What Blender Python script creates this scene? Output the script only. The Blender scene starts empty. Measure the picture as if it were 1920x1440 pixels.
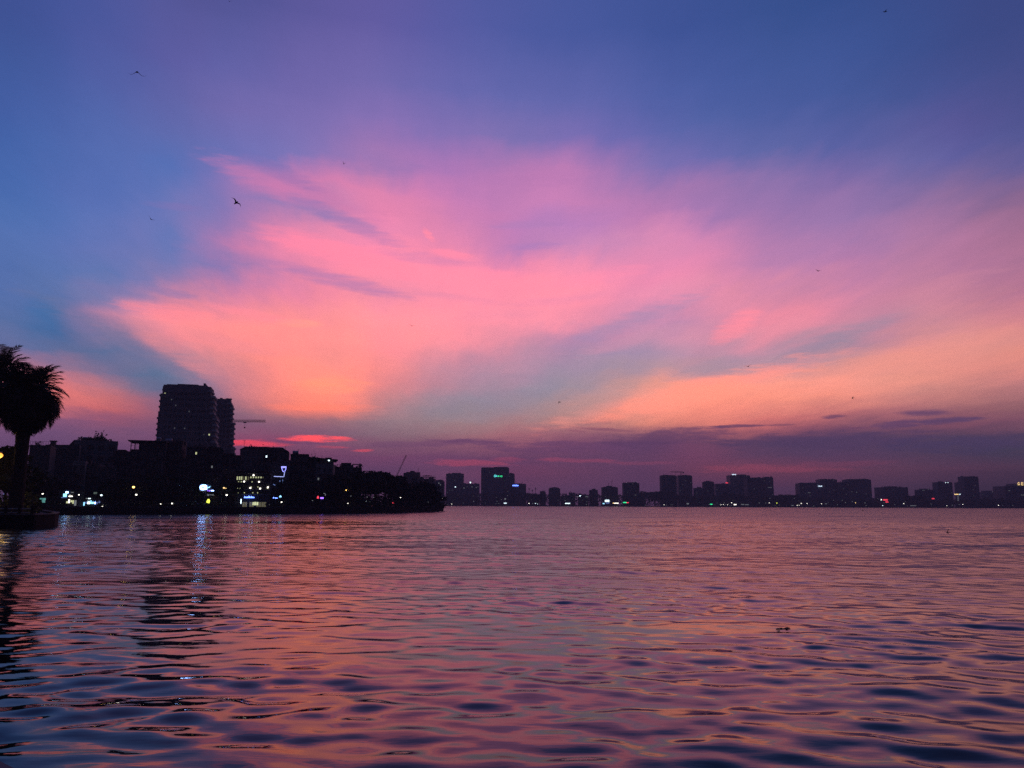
import bpy, bmesh, math, random
import numpy as np
from mathutils import Vector, Matrix

random.seed(7)
RNG = np.random.default_rng(11)
SC = bpy.context.scene
COL = SC.collection

# ------------------------------------------------------------------ camera
CAM_H = 2.8
FPX = 1450.0                       # focal length in pixels of the 1920 wide photo
PITCH = math.atan(225.8 / FPX)
ROLL = math.radians(0.23)
cam_data = bpy.data.cameras.new('camera')
cam = bpy.data.objects.new('camera', cam_data)
COL.objects.link(cam)
cam_data.sensor_width = 36.0
cam_data.lens = 36.0 * FPX / 1920.0
cam_data.clip_start = 0.1
cam_data.clip_end = 12000.0
_m = Matrix.Rotation(math.pi / 2 + PITCH, 4, 'X') @ Matrix.Rotation(ROLL, 4, 'Z')
cam.matrix_world = Matrix.Translation((0, 0, CAM_H)) @ _m
SC.camera = cam
_M3 = np.array(_m.to_3x3())


def pix_dir(px, py):
    d = _M3 @ np.array([px - 960.0, 720.0 - py, -FPX])
    return d / np.linalg.norm(d)


def dir_pix(d):
    c = _M3.T @ np.asarray(d, float)
    z = -c[2]
    if z <= 1e-4:
        return None
    return 960.0 + FPX * c[0] / z, 720.0 - FPX * c[1] / z


def at(px, py, depth):
    """world point seen at photo pixel (px, py), at ground distance depth along +Y"""
    d = pix_dir(px, py)
    t = depth / d[1]
    return Vector((d[0] * t, depth, CAM_H + d[2] * t))


# ------------------------------------------------------------------ render settings
SC.render.engine = 'CYCLES'
SC.view_settings.view_transform = 'Standard'
SC.view_settings.look = 'None'
SC.view_settings.exposure = 0.0
SC.view_settings.gamma = 1.0
SC.view_settings.use_curve_mapping = False
SC.cycles.use_denoising = False     # the denoiser wipes out the small ripples; a little grain is true to a dusk phone picture
SC.cycles.adaptive_threshold = 0.006
SC.cycles.max_bounces = 6
SC.cycles.volume_bounces = 0
SC.cycles.sample_clamp_indirect = 2.5
SC.cycles.sample_clamp_direct = 6.0
SC.render.film_transparent = False


# ------------------------------------------------------------------ sky (dusk, sun already below the horizon: no sun lamp)
def lin(c):
    c = np.asarray(c, float) / 255.0
    return np.where(c <= 0.04045, c / 12.92, ((c + 0.055) / 1.055) ** 2.4)


SKY_X = list(range(0, 1921, 120))
SKY = {
 0:   [(62,78,140),(66,82,150),(80,88,155),(84,86,150),(82,84,148),(88,86,152),(90,88,156),(80,86,156),(70,84,152),(66,84,150),(62,82,148),(58,80,144),(56,80,142),(54,78,140),(56,76,136),(58,74,134),(60,72,128)],
 120: [(64,88,152),(70,90,158),(84,92,160),(94,94,162),(94,96,164),(106,98,166),(106,98,168),(96,98,168),(86,96,166),(80,94,164),(72,90,158),(68,88,156),(66,88,152),(64,86,150),(62,82,144),(66,80,140),(66,76,134)],
 200: [(64,92,160),(74,96,164),(84,100,168),(100,102,168),(112,104,170),(116,106,172),(118,108,174),(110,106,174),(104,106,174),(100,104,172),(88,100,168),(78,96,162),(74,92,158),(70,90,154),(74,88,150),(78,84,146),(78,82,140)],
 260: [(66,98,166),(76,102,170),(86,106,174),(100,108,174),(112,110,178),(130,114,180),(138,114,180),(134,114,180),(128,114,178),(122,110,178),(106,106,174),(90,102,168),(84,98,162),(84,96,160),(92,94,156),(92,88,150),(80,86,144)],
 310: [(70,104,172),(80,106,174),(88,110,178),(98,112,180),(120,116,182),(138,118,182),(160,120,180),(160,118,182),(178,122,180),(170,120,180),(128,114,178),(112,108,174),(104,106,168),(106,102,166),(104,102,162),(98,96,158),(92,92,150)],
 360: [(74,108,174),(84,110,178),(90,112,180),(104,116,182),(176,122,178),(205,126,176),(212,130,176),(196,124,182),(196,128,182),(206,130,180),(168,122,178),(158,118,174),(146,116,172),(140,112,168),(120,106,162),(124,104,154),(126,100,144)],
 410: [(80,112,176),(88,114,180),(98,116,182),(120,120,182),(136,120,180),(170,128,180),(226,134,176),(214,132,178),(196,128,184),(186,128,188),(190,126,180),(168,122,178),(160,120,174),(150,118,172),(146,114,164),(152,112,154),(152,108,144)],
 460: [(86,114,176),(94,116,180),(108,118,180),(126,122,182),(210,128,172),(240,140,172),(226,136,178),(232,138,176),(196,130,184),(206,138,186),(216,140,182),(214,136,180),(184,128,176),(166,122,172),(172,122,166),(172,118,156),(164,112,146)],
 510: [(86,112,172),(96,118,176),(110,120,178),(138,124,178),(170,124,176),(236,138,170),(255,144,170),(255,146,172),(250,144,174),(244,146,176),(232,140,178),(224,138,176),(196,132,174),(186,126,170),(184,126,164),(178,120,156),(172,116,148)],
 550: [(84,110,168),(104,118,170),(136,124,172),(200,130,164),(226,134,166),(240,140,164),(238,142,170),(250,146,172),(255,148,172),(252,148,172),(238,146,178),(228,144,174),(216,138,166),(206,134,166),(200,130,160),(192,128,154),(186,120,146)],
 600: [(88,110,162),(92,110,160),(216,138,160),(246,144,152),(255,148,148),(255,150,152),(255,152,162),(255,150,166),(250,150,170),(240,148,172),(206,142,176),(200,140,172),(246,146,164),(220,140,164),(192,134,158),(214,140,150),(210,134,142)],
 640: [(96,110,158),(86,106,152),(150,122,154),(236,140,148),(255,146,146),(255,149,147),(255,150,154),(244,146,160),(216,144,166),(184,138,172),(186,142,172),(212,146,168),(206,144,164),(170,136,160),(206,140,152),(226,148,142),(226,144,134)],
 680: [(166,114,142),(128,112,146),(98,110,150),(176,130,148),(250,142,136),(255,149,141),(250,146,148),(200,140,160),(186,140,164),(168,140,166),(164,144,168),(172,142,162),(164,142,162),(206,146,150),(236,152,140),(230,146,136),(222,140,132)],
 720: [(190,112,130),(210,120,126),(132,112,140),(116,114,146),(232,134,134),(255,147,130),(240,140,140),(186,136,154),(160,138,158),(156,142,160),(210,150,146),(250,156,136),(255,158,138),(250,156,138),(228,148,136),(210,136,130),(184,120,124)],
 760: [(200,106,110),(212,114,116),(190,104,112),(120,100,132),(200,120,124),(252,135,118),(190,130,136),(150,134,150),(156,136,150),(186,142,142),(236,152,138),(252,150,130),(236,142,128),(222,134,124),(188,118,120),(164,106,112),(146,98,106)],
 790: [(130,84,116),(126,84,118),(150,88,112),(120,90,118),(140,100,120),(150,104,118),(146,118,130),(152,124,132),(166,124,130),(184,130,128),(214,134,122),(220,128,118),(204,112,112),(164,96,108),(140,86,104),(128,80,100),(120,78,98)],
 820: [(104,74,112),(108,76,112),(112,78,112),(120,76,108),(134,78,108),(136,86,112),(132,96,114),(144,98,114),(156,96,112),(136,84,108),(112,74,104),(128,78,100),(100,68,96),(86,64,94),(88,66,92),(78,62,88),(72,60,86)],
 850: [(92,68,104),(96,68,104),(100,68,104),(106,68,102),(110,66,98),(112,68,100),(114,70,102),(110,70,102),(104,68,100),(100,66,98),(96,64,96),(110,66,96),(84,62,92),(82,60,92),(80,60,88),(70,58,84),(66,58,82)],
 880: [(90,66,100),(92,66,100),(94,66,100),(98,66,98),(100,64,96),(98,64,96),(98,64,98),(104,66,98),(106,62,94),(104,64,94),(92,60,92),(108,62,88),(110,62,86),(100,60,84),(92,60,84),(84,56,80),(76,54,76)],
 920: [(84,62,96),(86,62,96),(88,62,96),(90,62,94),(90,60,92),(90,60,92),(90,60,92),(90,60,92),(90,60,92),(88,60,92),(84,58,90),(80,56,88),(76,54,84),(74,54,82),(70,52,78),(62,48,72),(58,46,68)],
 950: [(78,58,92),(80,58,92),(82,58,92),(84,58,90),(84,58,90),(84,58,90),(84,58,90),(84,58,90),(84,58,90),(82,56,88),(80,56,88),(76,54,86),(72,52,82),(70,52,80),(66,50,76),(60,47,70),(56,44,66)],
}
SKY_Y = sorted(SKY)
_T = np.array([[lin(c) for c in SKY[y]] for y in SKY_Y])
# the photograph clips red in the brightest cloud: give those their real extra red
_r = _T[..., 0]
_T[..., 0] = np.where(_r > 0.62, _r * (1 + 0.06 * np.clip((_r - 0.62) / 0.38, 0, 1)), _r)


def _cub(p0, p1, p2, p3, t):
    return p1 + 0.5 * t * (p2 - p0 + t * (2 * p0 - 5 * p1 + 4 * p2 - p3 + t * (3 * (p1 - p2) + p3 - p0)))


def sky_sample(px, py):
    px = min(max(px, 0), 1920)
    py = min(max(py, 0), 950)
    fx = px / 120.0
    i = min(int(fx), 15)
    tx = fx - i
    j = 0
    while j < len(SKY_Y) - 2 and py > SKY_Y[j + 1]:
        j += 1
    ty = (py - SKY_Y[j]) / (SKY_Y[j + 1] - SKY_Y[j])
    rows = []
    for jj in (j - 1, j, j + 1, j + 2):
        jj = min(max(jj, 0), len(SKY_Y) - 1)
        q = [_T[jj, min(max(k, 0), 16)] for k in (i - 1, i, i + 1, i + 2)]
        rows.append(_cub(*q, tx))
    return np.clip(_cub(*rows, ty), 0.004, 2.0)


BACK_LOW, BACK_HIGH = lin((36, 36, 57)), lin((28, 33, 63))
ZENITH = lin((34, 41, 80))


def sky_color(az, el):
    """linear sky colour for a direction, read from the table inside the view and continued smoothly outside it"""
    a, e = math.radians(az), math.radians(el)
    acl = math.radians(min(max(az, -34), 34))
    ecl = math.radians(min(max(el, -1), 33))
    p = dir_pix((math.sin(acl) * math.cos(ecl), math.cos(acl) * math.cos(ecl), math.sin(ecl)))
    c = sky_sample(*p)
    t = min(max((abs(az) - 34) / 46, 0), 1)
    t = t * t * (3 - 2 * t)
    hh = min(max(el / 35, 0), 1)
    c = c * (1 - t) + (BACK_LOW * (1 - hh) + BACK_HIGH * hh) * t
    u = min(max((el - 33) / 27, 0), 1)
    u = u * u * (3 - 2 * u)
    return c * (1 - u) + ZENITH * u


SKY_GAIN = 1.0
HAZE = 0.0004                      # per metre, used for the haze box near the end
AZ_STOPS = [-180, -110, -70, -50, -40] + [-34 + 68 * k / 20 for k in range(21)] + [40, 50, 70, 110, 180]
EL_ROWS = [-3, 0, 1.2, 2.4, 3.4, 4.4, 5.2, 6, 6.8, 7.6, 8.6, 9.8, 11, 12.2, 13.5, 15, 16.3, 17.6, 19, 20.5, 22, 24, 26.5, 29, 33, 38, 46, 60]
AZK = 0.87


def build_world():
    w = bpy.data.worlds.new('World')
    SC.world = w
    w.use_nodes = True
    nt = w.node_tree
    nt.nodes.clear()
    N, L = nt.nodes, nt.links

    def put(sock, v):
        if v is None:
            return
        if isinstance(v, bpy.types.NodeSocket):
            L.new(v, sock)
        else:
            sock.default_value = v

    def math_(op, a, b=None, c=None, clamp=False):
        n = N.new('ShaderNodeMath')
        n.operation = op
        n.use_clamp = clamp
        for i, v in enumerate((a, b, c)):
            put(n.inputs[i], v)
        return n.outputs[0]

    def comb(x, y, z=0.0):
        n = N.new('ShaderNodeCombineXYZ')
        for i, v in enumerate((x, y, z)):
            put(n.inputs[i], v)
        return n.outputs[0]

    def noise(vec, scale, detail, rough=0.5, lac=2.0):
        n = N.new('ShaderNodeTexNoise')
        put(n.inputs['Vector'], vec)
        n.inputs['Scale'].default_value = scale
        n.inputs['Detail'].default_value = detail
        n.inputs['Roughness'].default_value = rough
        n.inputs['Lacunarity'].default_value = lac
        return n

    def mrange(v, a, b, c=0.0, d=1.0, smooth=False):
        n = N.new('ShaderNodeMapRange')
        n.clamp = True
        if smooth:
            n.interpolation_type = 'SMOOTHSTEP'
        for i, q in enumerate((v, a, b, c, d)):
            put(n.inputs[i], q)
        return n.outputs[0]

    def mix(f, a, b, mode='MIX'):
        n = N.new('ShaderNodeMixRGB')
        n.blend_type = mode
        put(n.inputs[0], f)
        put(n.inputs[1], a)
        put(n.inputs[2], b)
        return n.outputs[0]

    tc = N.new('ShaderNodeTexCoord')
    sep = N.new('ShaderNodeSeparateXYZ')
    L.new(tc.outputs['Generated'], sep.inputs[0])
    x, y, z = sep.outputs
    az0 = math_('ARCTAN2', x, y)
    el0 = math_('ARCSINE', z)
    # cloud sheet seen in perspective: streets run towards a point low over the far shore
    va = math.atan((760 - 960) / FPX)
    den = math_('ADD', math_('MAXIMUM', z, 0.0), 0.10)
    px, py = math_('DIVIDE', x, den), math_('DIVIDE', y, den)
    along = math_('MULTIPLY_ADD', px, math.sin(va), math_('MULTIPLY', py, math.cos(va)))
    across = math_('MULTIPLY_ADD', px, math.cos(va), math_('MULTIPLY', py, -math.sin(va)))
    cl = comb(math_('MULTIPLY', along, 0.42), across, 3.7)
    n1 = noise(cl, 1.5, 5, 0.58)
    s1 = N.new('ShaderNodeSeparateColor')
    L.new(n1.outputs['Color'], s1.inputs[0])
    n2 = noise(comb(math_('MULTIPLY', az0, 5.0), math_('MULTIPLY', el0, 42.0), 1.3), 1.0, 5, 0.6)
    s2 = N.new('ShaderNodeSeparateColor')
    L.new(n2.outputs['Color'], s2.inputs[0])
    up = mrange(el0, 0.02, 0.28)
    wa = math_('MULTIPLY', math_('SUBTRACT', s1.outputs[0], 0.5), math_('MULTIPLY', up, 0.085))
    we = math_('MULTIPLY', math_('SUBTRACT', s1.outputs[1], 0.5), math_('MULTIPLY', up, 0.075))
    we2 = math_('MULTIPLY', math_('SUBTRACT', s2.outputs[0], 0.5), 0.018)
    nf = noise(cl, 7.0, 6, 0.62)
    sf = N.new('ShaderNodeSeparateColor')
    L.new(nf.outputs['Color'], sf.inputs[0])
    wa = math_('MULTIPLY_ADD', math_('SUBTRACT', sf.outputs[0], 0.5), math_('MULTIPLY', up, 0.06), wa)
    we = math_('MULTIPLY_ADD', math_('SUBTRACT', sf.outputs[1], 0.5), math_('MULTIPLY', up, 0.045), we)
    az = math_('ADD', az0, wa)
    el = math_('ADD', math_('ADD', el0, we), we2)
    t = math_('MULTIPLY_ADD', math_('TANH', math_('MULTIPLY', az, 1 / AZK)), 0.5 / math.tanh(math.pi / AZK), 0.5)

    col = None
    for j, e in enumerate(EL_ROWS):
        r = N.new('ShaderNodeValToRGB')
        r.color_ramp.interpolation = 'CARDINAL'
        els = r.color_ramp.elements
        for k, a in enumerate(AZ_STOPS):
            p = 0.5 + 0.5 * math.tanh(math.radians(a) / AZK) / math.tanh(math.pi / AZK)
            if k < 2:
                s = els[k]
                s.position = p if k == 0 else p
            else:
                s = els.new(p)
            # the evening air in front of the low sky dims it and adds a little of its own light: allow for both
            T = math.exp(-HAZE * min(2000.0, 90.0 / max(math.sin(math.radians(max(e, 0.01))), 1e-3)))
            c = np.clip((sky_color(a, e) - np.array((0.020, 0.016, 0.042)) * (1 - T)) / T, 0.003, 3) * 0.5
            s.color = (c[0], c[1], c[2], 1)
        L.new(t, r.inputs[0])
        if col is None:
            col = r.outputs[0]
        else:
            e0, e1 = math.radians(EL_ROWS[j - 1]), math.radians(e)
            col = mix(mrange(el, e0, e1), col, r.outputs[0])
    col = mix(1.0, col, (2 * SKY_GAIN, 2 * SKY_GAIN, 2 * SKY_GAIN, 1), 'MULTIPLY')

    # fine fibrous streaks in the cloud sheet
    n3 = noise(comb(math_('MULTIPLY', along, 0.50), math_('MULTIPLY', across, 1.6), 9.1), 2.4, 8, 0.60)
    n3b = noise(comb(math_('MULTIPLY', az0, 7.0), math_('MULTIPLY', el0, 60.0), 5.2), 1.0, 6, 0.65)
    f3 = math_('MULTIPLY', math_('SUBTRACT', n3.outputs[0], 0.5), math_('MULTIPLY', math_('MULTIPLY', mrange(el0, 0.03, 0.2), mrange(el0, 0.58, 0.22)), 0.56))
    f3b = math_('MULTIPLY', math_('SUBTRACT', n3b.outputs[0], 0.5), math_('MULTIPLY', mrange(el0, 0.30, 0.10), 0.30))
    g = math_('ADD', 1.0, math_('ADD', f3, f3b))
    # streaks are pinker than the gaps: vary red most, blue least
    gm = comb(g, math_('MULTIPLY_ADD', math_('SUBTRACT', g, 1.0), 0.55, 1.0), math_('MULTIPLY_ADD', math_('SUBTRACT', g, 1.0), 0.30, 1.0))
    col = mix(1.0, col, gm, 'MULTIPLY')

    # small separate clouds near the horizon: (photo x, y, half width, half height, tilt, colour, strength)
    CL = [
        (588, 823, 66, 6.6, -0.02, (250, 90, 98), 0.95), (465, 830, 75, 7, 0.0, (226, 74, 96), 0.95), (545, 829, 70, 3.4, 0.03, (112, 66, 104), 0.8),
        (620, 838.5, 34, 3, 0.0, (190, 76, 98), 0.8), (682, 844.5, 20, 3, -0.02, (205, 78, 98), 0.75),
        (880, 868, 80, 6, 0.02, (158, 70, 98), 0.65), (960, 862, 40, 5, 0.03, (152, 69, 98), 0.45), (1085, 863, 90, 4.5, 0.02, (150, 70, 99), 0.6), (1200, 868, 70, 4, 0.0, (132, 68, 96), 0.45),
        (1430, 880, 130, 8, 0.0, (132, 66, 90), 0.7), (1560, 871, 110, 7, -0.02, (112, 62, 88), 0.5),
        (1563, 781, 24, 3.6, -0.03, (96, 64, 98), 0.9), (1390, 799, 52, 2.6, 0.0, (112, 70, 98), 0.85), (1465, 797, 24, 2, 0.0, (120, 74, 98), 0.6),
        (1680, 797, 42, 8, -0.04, (94, 66, 102), 0.8), (1735, 774, 46, 5, 0.04, (96, 68, 104), 0.85), (1780, 788, 66, 6, -0.04, (90, 66, 102), 0.9), (1600, 803, 40, 2.4, 0.0, (108, 68, 98), 0.6),
        (1140, 806, 66, 3, 0.08, (130, 80, 104), 0.65), (1080, 808, 24, 2, 0.1, (140, 84, 108), 0.5),
        (820, 832, 150, 7, -0.03, (108, 70, 106), 0.55), (1010, 838, 170, 13, 0.02, (102, 66, 102), 0.75), (1260, 818, 120, 14, -0.06, (92, 62, 98), 0.75), (1560, 826, 210, 17, -0.01, (80, 60, 94), 0.8), (1800, 832, 160, 18, 0.0, (70, 58, 92), 0.75),
        (625, 722, 60, 14, -0.05, (255, 160, 122), 0.55), (560, 606, 50, 8, -0.04, (255, 166, 142), 0.5), (600, 764, 80, 7, -0.02, (255, 138, 112), 0.5),
        (560, 360, 200, 26, 0.21, (204, 124, 175), 0.6), (745, 388, 110, 22, 0.12, (222, 132, 174), 0.5), (640, 412, 120, 17, 0.30, (128, 120, 182), 0.6), (690, 300, 120, 22, 0.1, (150, 118, 180), 0.4), (520, 320, 110, 16, 0.28, (112, 110, 178), 0.4),
        (650, 478, 210, 24, 0.17, (250, 141, 169), 0.6), (640, 527, 170, 15, 0.17, (172, 124, 177), 0.62), (800, 486, 120, 13, 0.08, (192, 128, 181), 0.4), (880, 520, 140, 20, 0.06, (255, 148, 172), 0.5),
        (225, 640, 210, 24, 0.44, (106, 114, 154), 0.5), (330, 590, 130, 18, 0.10, (248, 144, 152), 0.6), (150, 610, 60, 14, 0.35, (112, 112, 160), 0.4), (330, 660, 120, 20, 0.52, (228, 138, 146), 0.6),
        (1530, 655, 190, 20, -0.36, (158, 136, 160), 0.75), (1330, 690, 90, 16, -0.2, (160, 142, 162), 0.5), (1180, 604, 170, 19, -0.32, (174, 140, 178), 0.65), (1170, 642, 120, 13, -0.24, (204, 146, 172), 0.55), (1380, 610, 60, 26, -0.5, (250, 146, 160), 0.5),
        (1290, 738, 200, 20, -0.22, (255, 157, 136), 0.7), (1600, 690, 240, 22, -0.17, (240, 152, 138), 0.5), (1130, 750, 60, 22, -0.4, (176, 144, 148), 0.5), (1800, 650, 200, 24, -0.14, (226, 148, 140), 0.4), (1700, 560, 200, 22, -0.2, (204, 134, 158), 0.4),
        (803, 440, 15, 9, 0.6, (255, 146, 164), 0.5), (850, 478, 50, 9, 0.1, (252, 144, 170), 0.5), (985, 422, 80, 9, -0.03, (178, 128, 186), 0.6), (1000, 462, 80, 8, -0.05, (172, 126, 188), 0.6), (1000, 330, 120, 26, -0.02, (184, 122, 180), 0.5),
        (930, 590, 120, 12, -0.05, (240, 146, 172), 0.4), (870, 560, 150, 8, 0.10, (226, 140, 172), 0.45), (1060, 560, 120, 10, -0.1, (230, 142, 176), 0.45), (700, 440, 90, 14, 0.2, (206, 130, 178), 0.5), (880, 400, 120, 14, 0.05, (204, 128, 180), 0.45), (1080, 400, 100, 16, -0.08, (182, 126, 184), 0.45), (480, 590, 110, 9, 0.12, (244, 144, 158), 0.45), (420, 640, 120, 12, 0.2, (240, 142, 150), 0.4), (720, 640, 70, 30, 0.3, (246, 146, 158), 0.4),
        (330, 387, 70, 7, -0.05, (132, 116, 178), 0.5), (390, 470, 90, 8, 0.08, (146, 122, 178), 0.4), (210, 545, 110, 12, 0.12, (124, 120, 172), 0.5), (330, 552, 60, 8, 0.1, (130, 120, 176), 0.5), (1240, 470, 110, 20, -0.1, (220, 140, 180), 0.4), (1120, 520, 110, 14, -0.12, (244, 146, 176), 0.4), (1480, 480, 120, 18, -0.1, (176, 126, 176), 0.35),
    ]
    nw = noise(comb(math_('MULTIPLY', az0, 26.0), math_('MULTIPLY', el0, 170.0), 2.2), 1.0, 6, 0.62)
    wob = math_('MULTIPLY', math_('SUBTRACT', nw.outputs[0], 0.5), 4.2)
    wob2 = math_('MULTIPLY', math_('SUBTRACT', n3b.outputs[0], 0.5), 3.4)
    for (cx, cy, hw, hh, tilt, rgb, st) in CL:
        if cy < 700:
            hw, hh = hw * 0.66, hh * 0.8
        d = pix_dir(cx, cy)
        ca, ce = math.atan2(d[0], d[1]), math.asin(d[2])
        k = math.cos(math.atan((cx - 960) / FPX))
        aw, eh = hw / FPX * k * k, hh / FPX * k
        dx = math_('MULTIPLY', math_('SUBTRACT', az0, ca), 1 / aw)
        dy = math_('MULTIPLY_ADD', math_('SUBTRACT', az0, ca), -tilt / eh, math_('MULTIPLY', math_('SUBTRACT', el0, ce), -1 / eh))
        rr = math_('ADD', math_('MULTIPLY', dx, dx), math_('MULTIPLY', dy, dy))
        rr = math_('ADD', rr, math_('ADD', wob, wob2))
        m = mrange(rr, 2.4 if cy < 775 else 1.5, -0.5 if cy < 775 else 0.0, 0.0, st, True)
        c = lin(rgb)
        T = math.exp(-HAZE * min(2000.0, 90.0 / max(math.sin(ce), 1e-3)))
        c = np.clip((c - np.array((0.020, 0.016, 0.042)) * (1 - T)) / T, 0.002, 3)
        if rgb[0] > 240:
            c = c * np.array([1.25, 1, 1])
        col = mix(m, col, (c[0], c[1], c[2], 1))

    bg = N.new('ShaderNodeBackground')
    L.new(col, bg.inputs[0])
    bg.inputs[1].default_value = 1.0
    out = N.new('ShaderNodeOutputWorld')
    L.new(bg.outputs[0], out.inputs[0])
    w.cycles.sampling_method = 'MANUAL'
    w.cycles.sample_map_resolution = 512


build_world()


# ------------------------------------------------------------------ materials
def material(name, color=(0.3, 0.3, 0.3), rough=0.8, noise=0.25, scale=2.0, metal=0.0, spec=0.3, bump=0.0):
    m = bpy.data.materials.new(name)
    m.use_nodes = True
    nt = m.node_tree
    b = nt.nodes['Principled BSDF']
    b.inputs['Roughness'].default_value = rough
    b.inputs['Metallic'].default_value = metal
    b.inputs['Specular IOR Level'].default_value = spec
    tc = nt.nodes.new('ShaderNodeTexCoord')
    n = nt.nodes.new('ShaderNodeTexNoise')
    n.inputs['Scale'].default_value = scale
    n.inputs['Detail'].default_value = 5
    nt.links.new(tc.outputs['Object'], n.inputs['Vector'])
    r = nt.nodes.new('ShaderNodeValToRGB')
    r.color_ramp.elements[0].position = 0.3
    r.color_ramp.elements[1].position = 0.7
    r.color_ramp.elements[0].color = [c * (1 - noise) for c in color] + [1]
    r.color_ramp.elements[1].color = [min(c * (1 + noise), 1) for c in color] + [1]
    nt.links.new(n.outputs['Fac'], r.inputs[0])
    nt.links.new(r.outputs[0], b.inputs['Base Color'])
    if bump:
        bp = nt.nodes.new('ShaderNodeBump')
        bp.inputs['Strength'].default_value = bump
        bp.inputs['Distance'].default_value = 0.05
        nt.links.new(n.outputs['Fac'], bp.inputs['Height'])
        nt.links.new(bp.outputs[0], b.inputs['Normal'])
    return m


def glow(name, color, strength):
    m = bpy.data.materials.new(name)
    m.use_nodes = True
    b = m.node_tree.nodes['Principled BSDF']
    b.inputs['Base Color'].default_value = (0.3, 0.3, 0.3, 1)
    b.inputs['Emission Color'].default_value = tuple(color) + (1,)
    b.inputs['Emission Strength'].default_value = strength
    return m


def water_material():
    m = bpy.data.materials.new('lake_water')
    m.use_nodes = True
    nt = m.node_tree
    b = nt.nodes['Principled BSDF']
    b.inputs['Base Color'].default_value = (0.006, 0.010, 0.012, 1)
    b.inputs['IOR'].default_value = 1.333
    b.inputs['Specular IOR Level'].default_value = 0.5
    a = nt.nodes.new('ShaderNodeAttribute')
    a.attribute_name = 'chop'
    geo = nt.nodes.new('ShaderNodeNewGeometry')
    # wind patches: broad, lazy variation of how ruffled the far water is
    mp = nt.nodes.new('ShaderNodeMapping')
    mp.inputs['Scale'].default_value = (0.05, 0.13, 1)
    nt.links.new(geo.outputs['Position'], mp.inputs[0])
    n = nt.nodes.new('ShaderNodeTexNoise')
    n.inputs['Scale'].default_value = 1.0
    n.inputs['Detail'].default_value = 7
    nt.links.new(mp.outputs[0], n.inputs['Vector'])
    r = nt.nodes.new('ShaderNodeMapRange')
    r.inputs[1].default_value = 0.3
    r.inputs[2].default_value = 0.7
    r.inputs[3].default_value = 0.70
    r.inputs[4].default_value = 1.25
    nt.links.new(n.outputs['Fac'], r.inputs[0])
    mu = nt.nodes.new('ShaderNodeMath')
    mu.operation = 'MULTIPLY'
    nt.links.new(a.outputs['Fac'], mu.inputs[0])
    nt.links.new(r.outputs[0], mu.inputs[1])
    nt.links.new(mu.outputs[0], b.inputs['Roughness'])
    # capillary ripples riding on the modelled waves
    mp2 = nt.nodes.new('ShaderNodeMapping')
    mp2.inputs['Scale'].default_value = (2.2, 6.0, 1)
    mp2.inputs['Rotation'].default_value = (0, 0, 0.2)
    nt.links.new(geo.outputs['Position'], mp2.inputs[0])
    n2 = nt.nodes.new('ShaderNodeTexNoise')
    n2.inputs['Scale'].default_value = 1.0
    n2.inputs['Detail'].default_value = 2
    nt.links.new(mp2.outputs[0], n2.inputs['Vector'])
    bp = nt.nodes.new('ShaderNodeBump')
    bp.inputs['Strength'].default_value = 1.0
    bp.inputs['Distance'].default_value = 0.003
    nt.links.new(n2.outputs['Fac'], bp.inputs['Height'])
    # longer, lower undulations that still show as dashes far out
    mp3 = nt.nodes.new('ShaderNodeMapping')
    mp3.inputs['Scale'].default_value = (0.13, 0.36, 1)
    mp3.inputs['Rotation'].default_value = (0, 0, 0.12)
    nt.links.new(geo.outputs['Position'], mp3.inputs[0])
    n3 = nt.nodes.new('ShaderNodeTexNoise')
    n3.inputs['Scale'].default_value = 1.0
    n3.inputs['Detail'].default_value = 4
    n3.inputs['Roughness'].default_value = 0.6
    nt.links.new(mp3.outputs[0], n3.inputs['Vector'])
    bp3 = nt.nodes.new('ShaderNodeBump')
    st = nt.nodes.new('ShaderNodeMapRange')
    st.inputs[1].default_value = 0.10
    st.inputs[2].default_value = 0.30
    nt.links.new(a.outputs['Fac'], st.inputs[0])
    nt.links.new(st.outputs[0], bp3.inputs['Strength'])
    bp3.inputs['Distance'].default_value = 0.16
    nt.links.new(n3.outputs['Fac'], bp3.inputs['Height'])
    nt.links.new(bp3.outputs[0], bp.inputs['Normal'])
    nt.links.new(bp.outputs[0], b.inputs['Normal'])
    return m


# ------------------------------------------------------------------ water: modelled waves, finer near the quay
def wave_height(x, y):
    rs, fine, Z = WAVES
    i = int(np.searchsorted(rs, math.hypot(x, y)))
    j = int(np.searchsorted(fine, math.degrees(math.atan2(x, y))))
    return float(Z[min(i, len(rs) - 1), min(j, Z.shape[1] - 1)])


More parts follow.
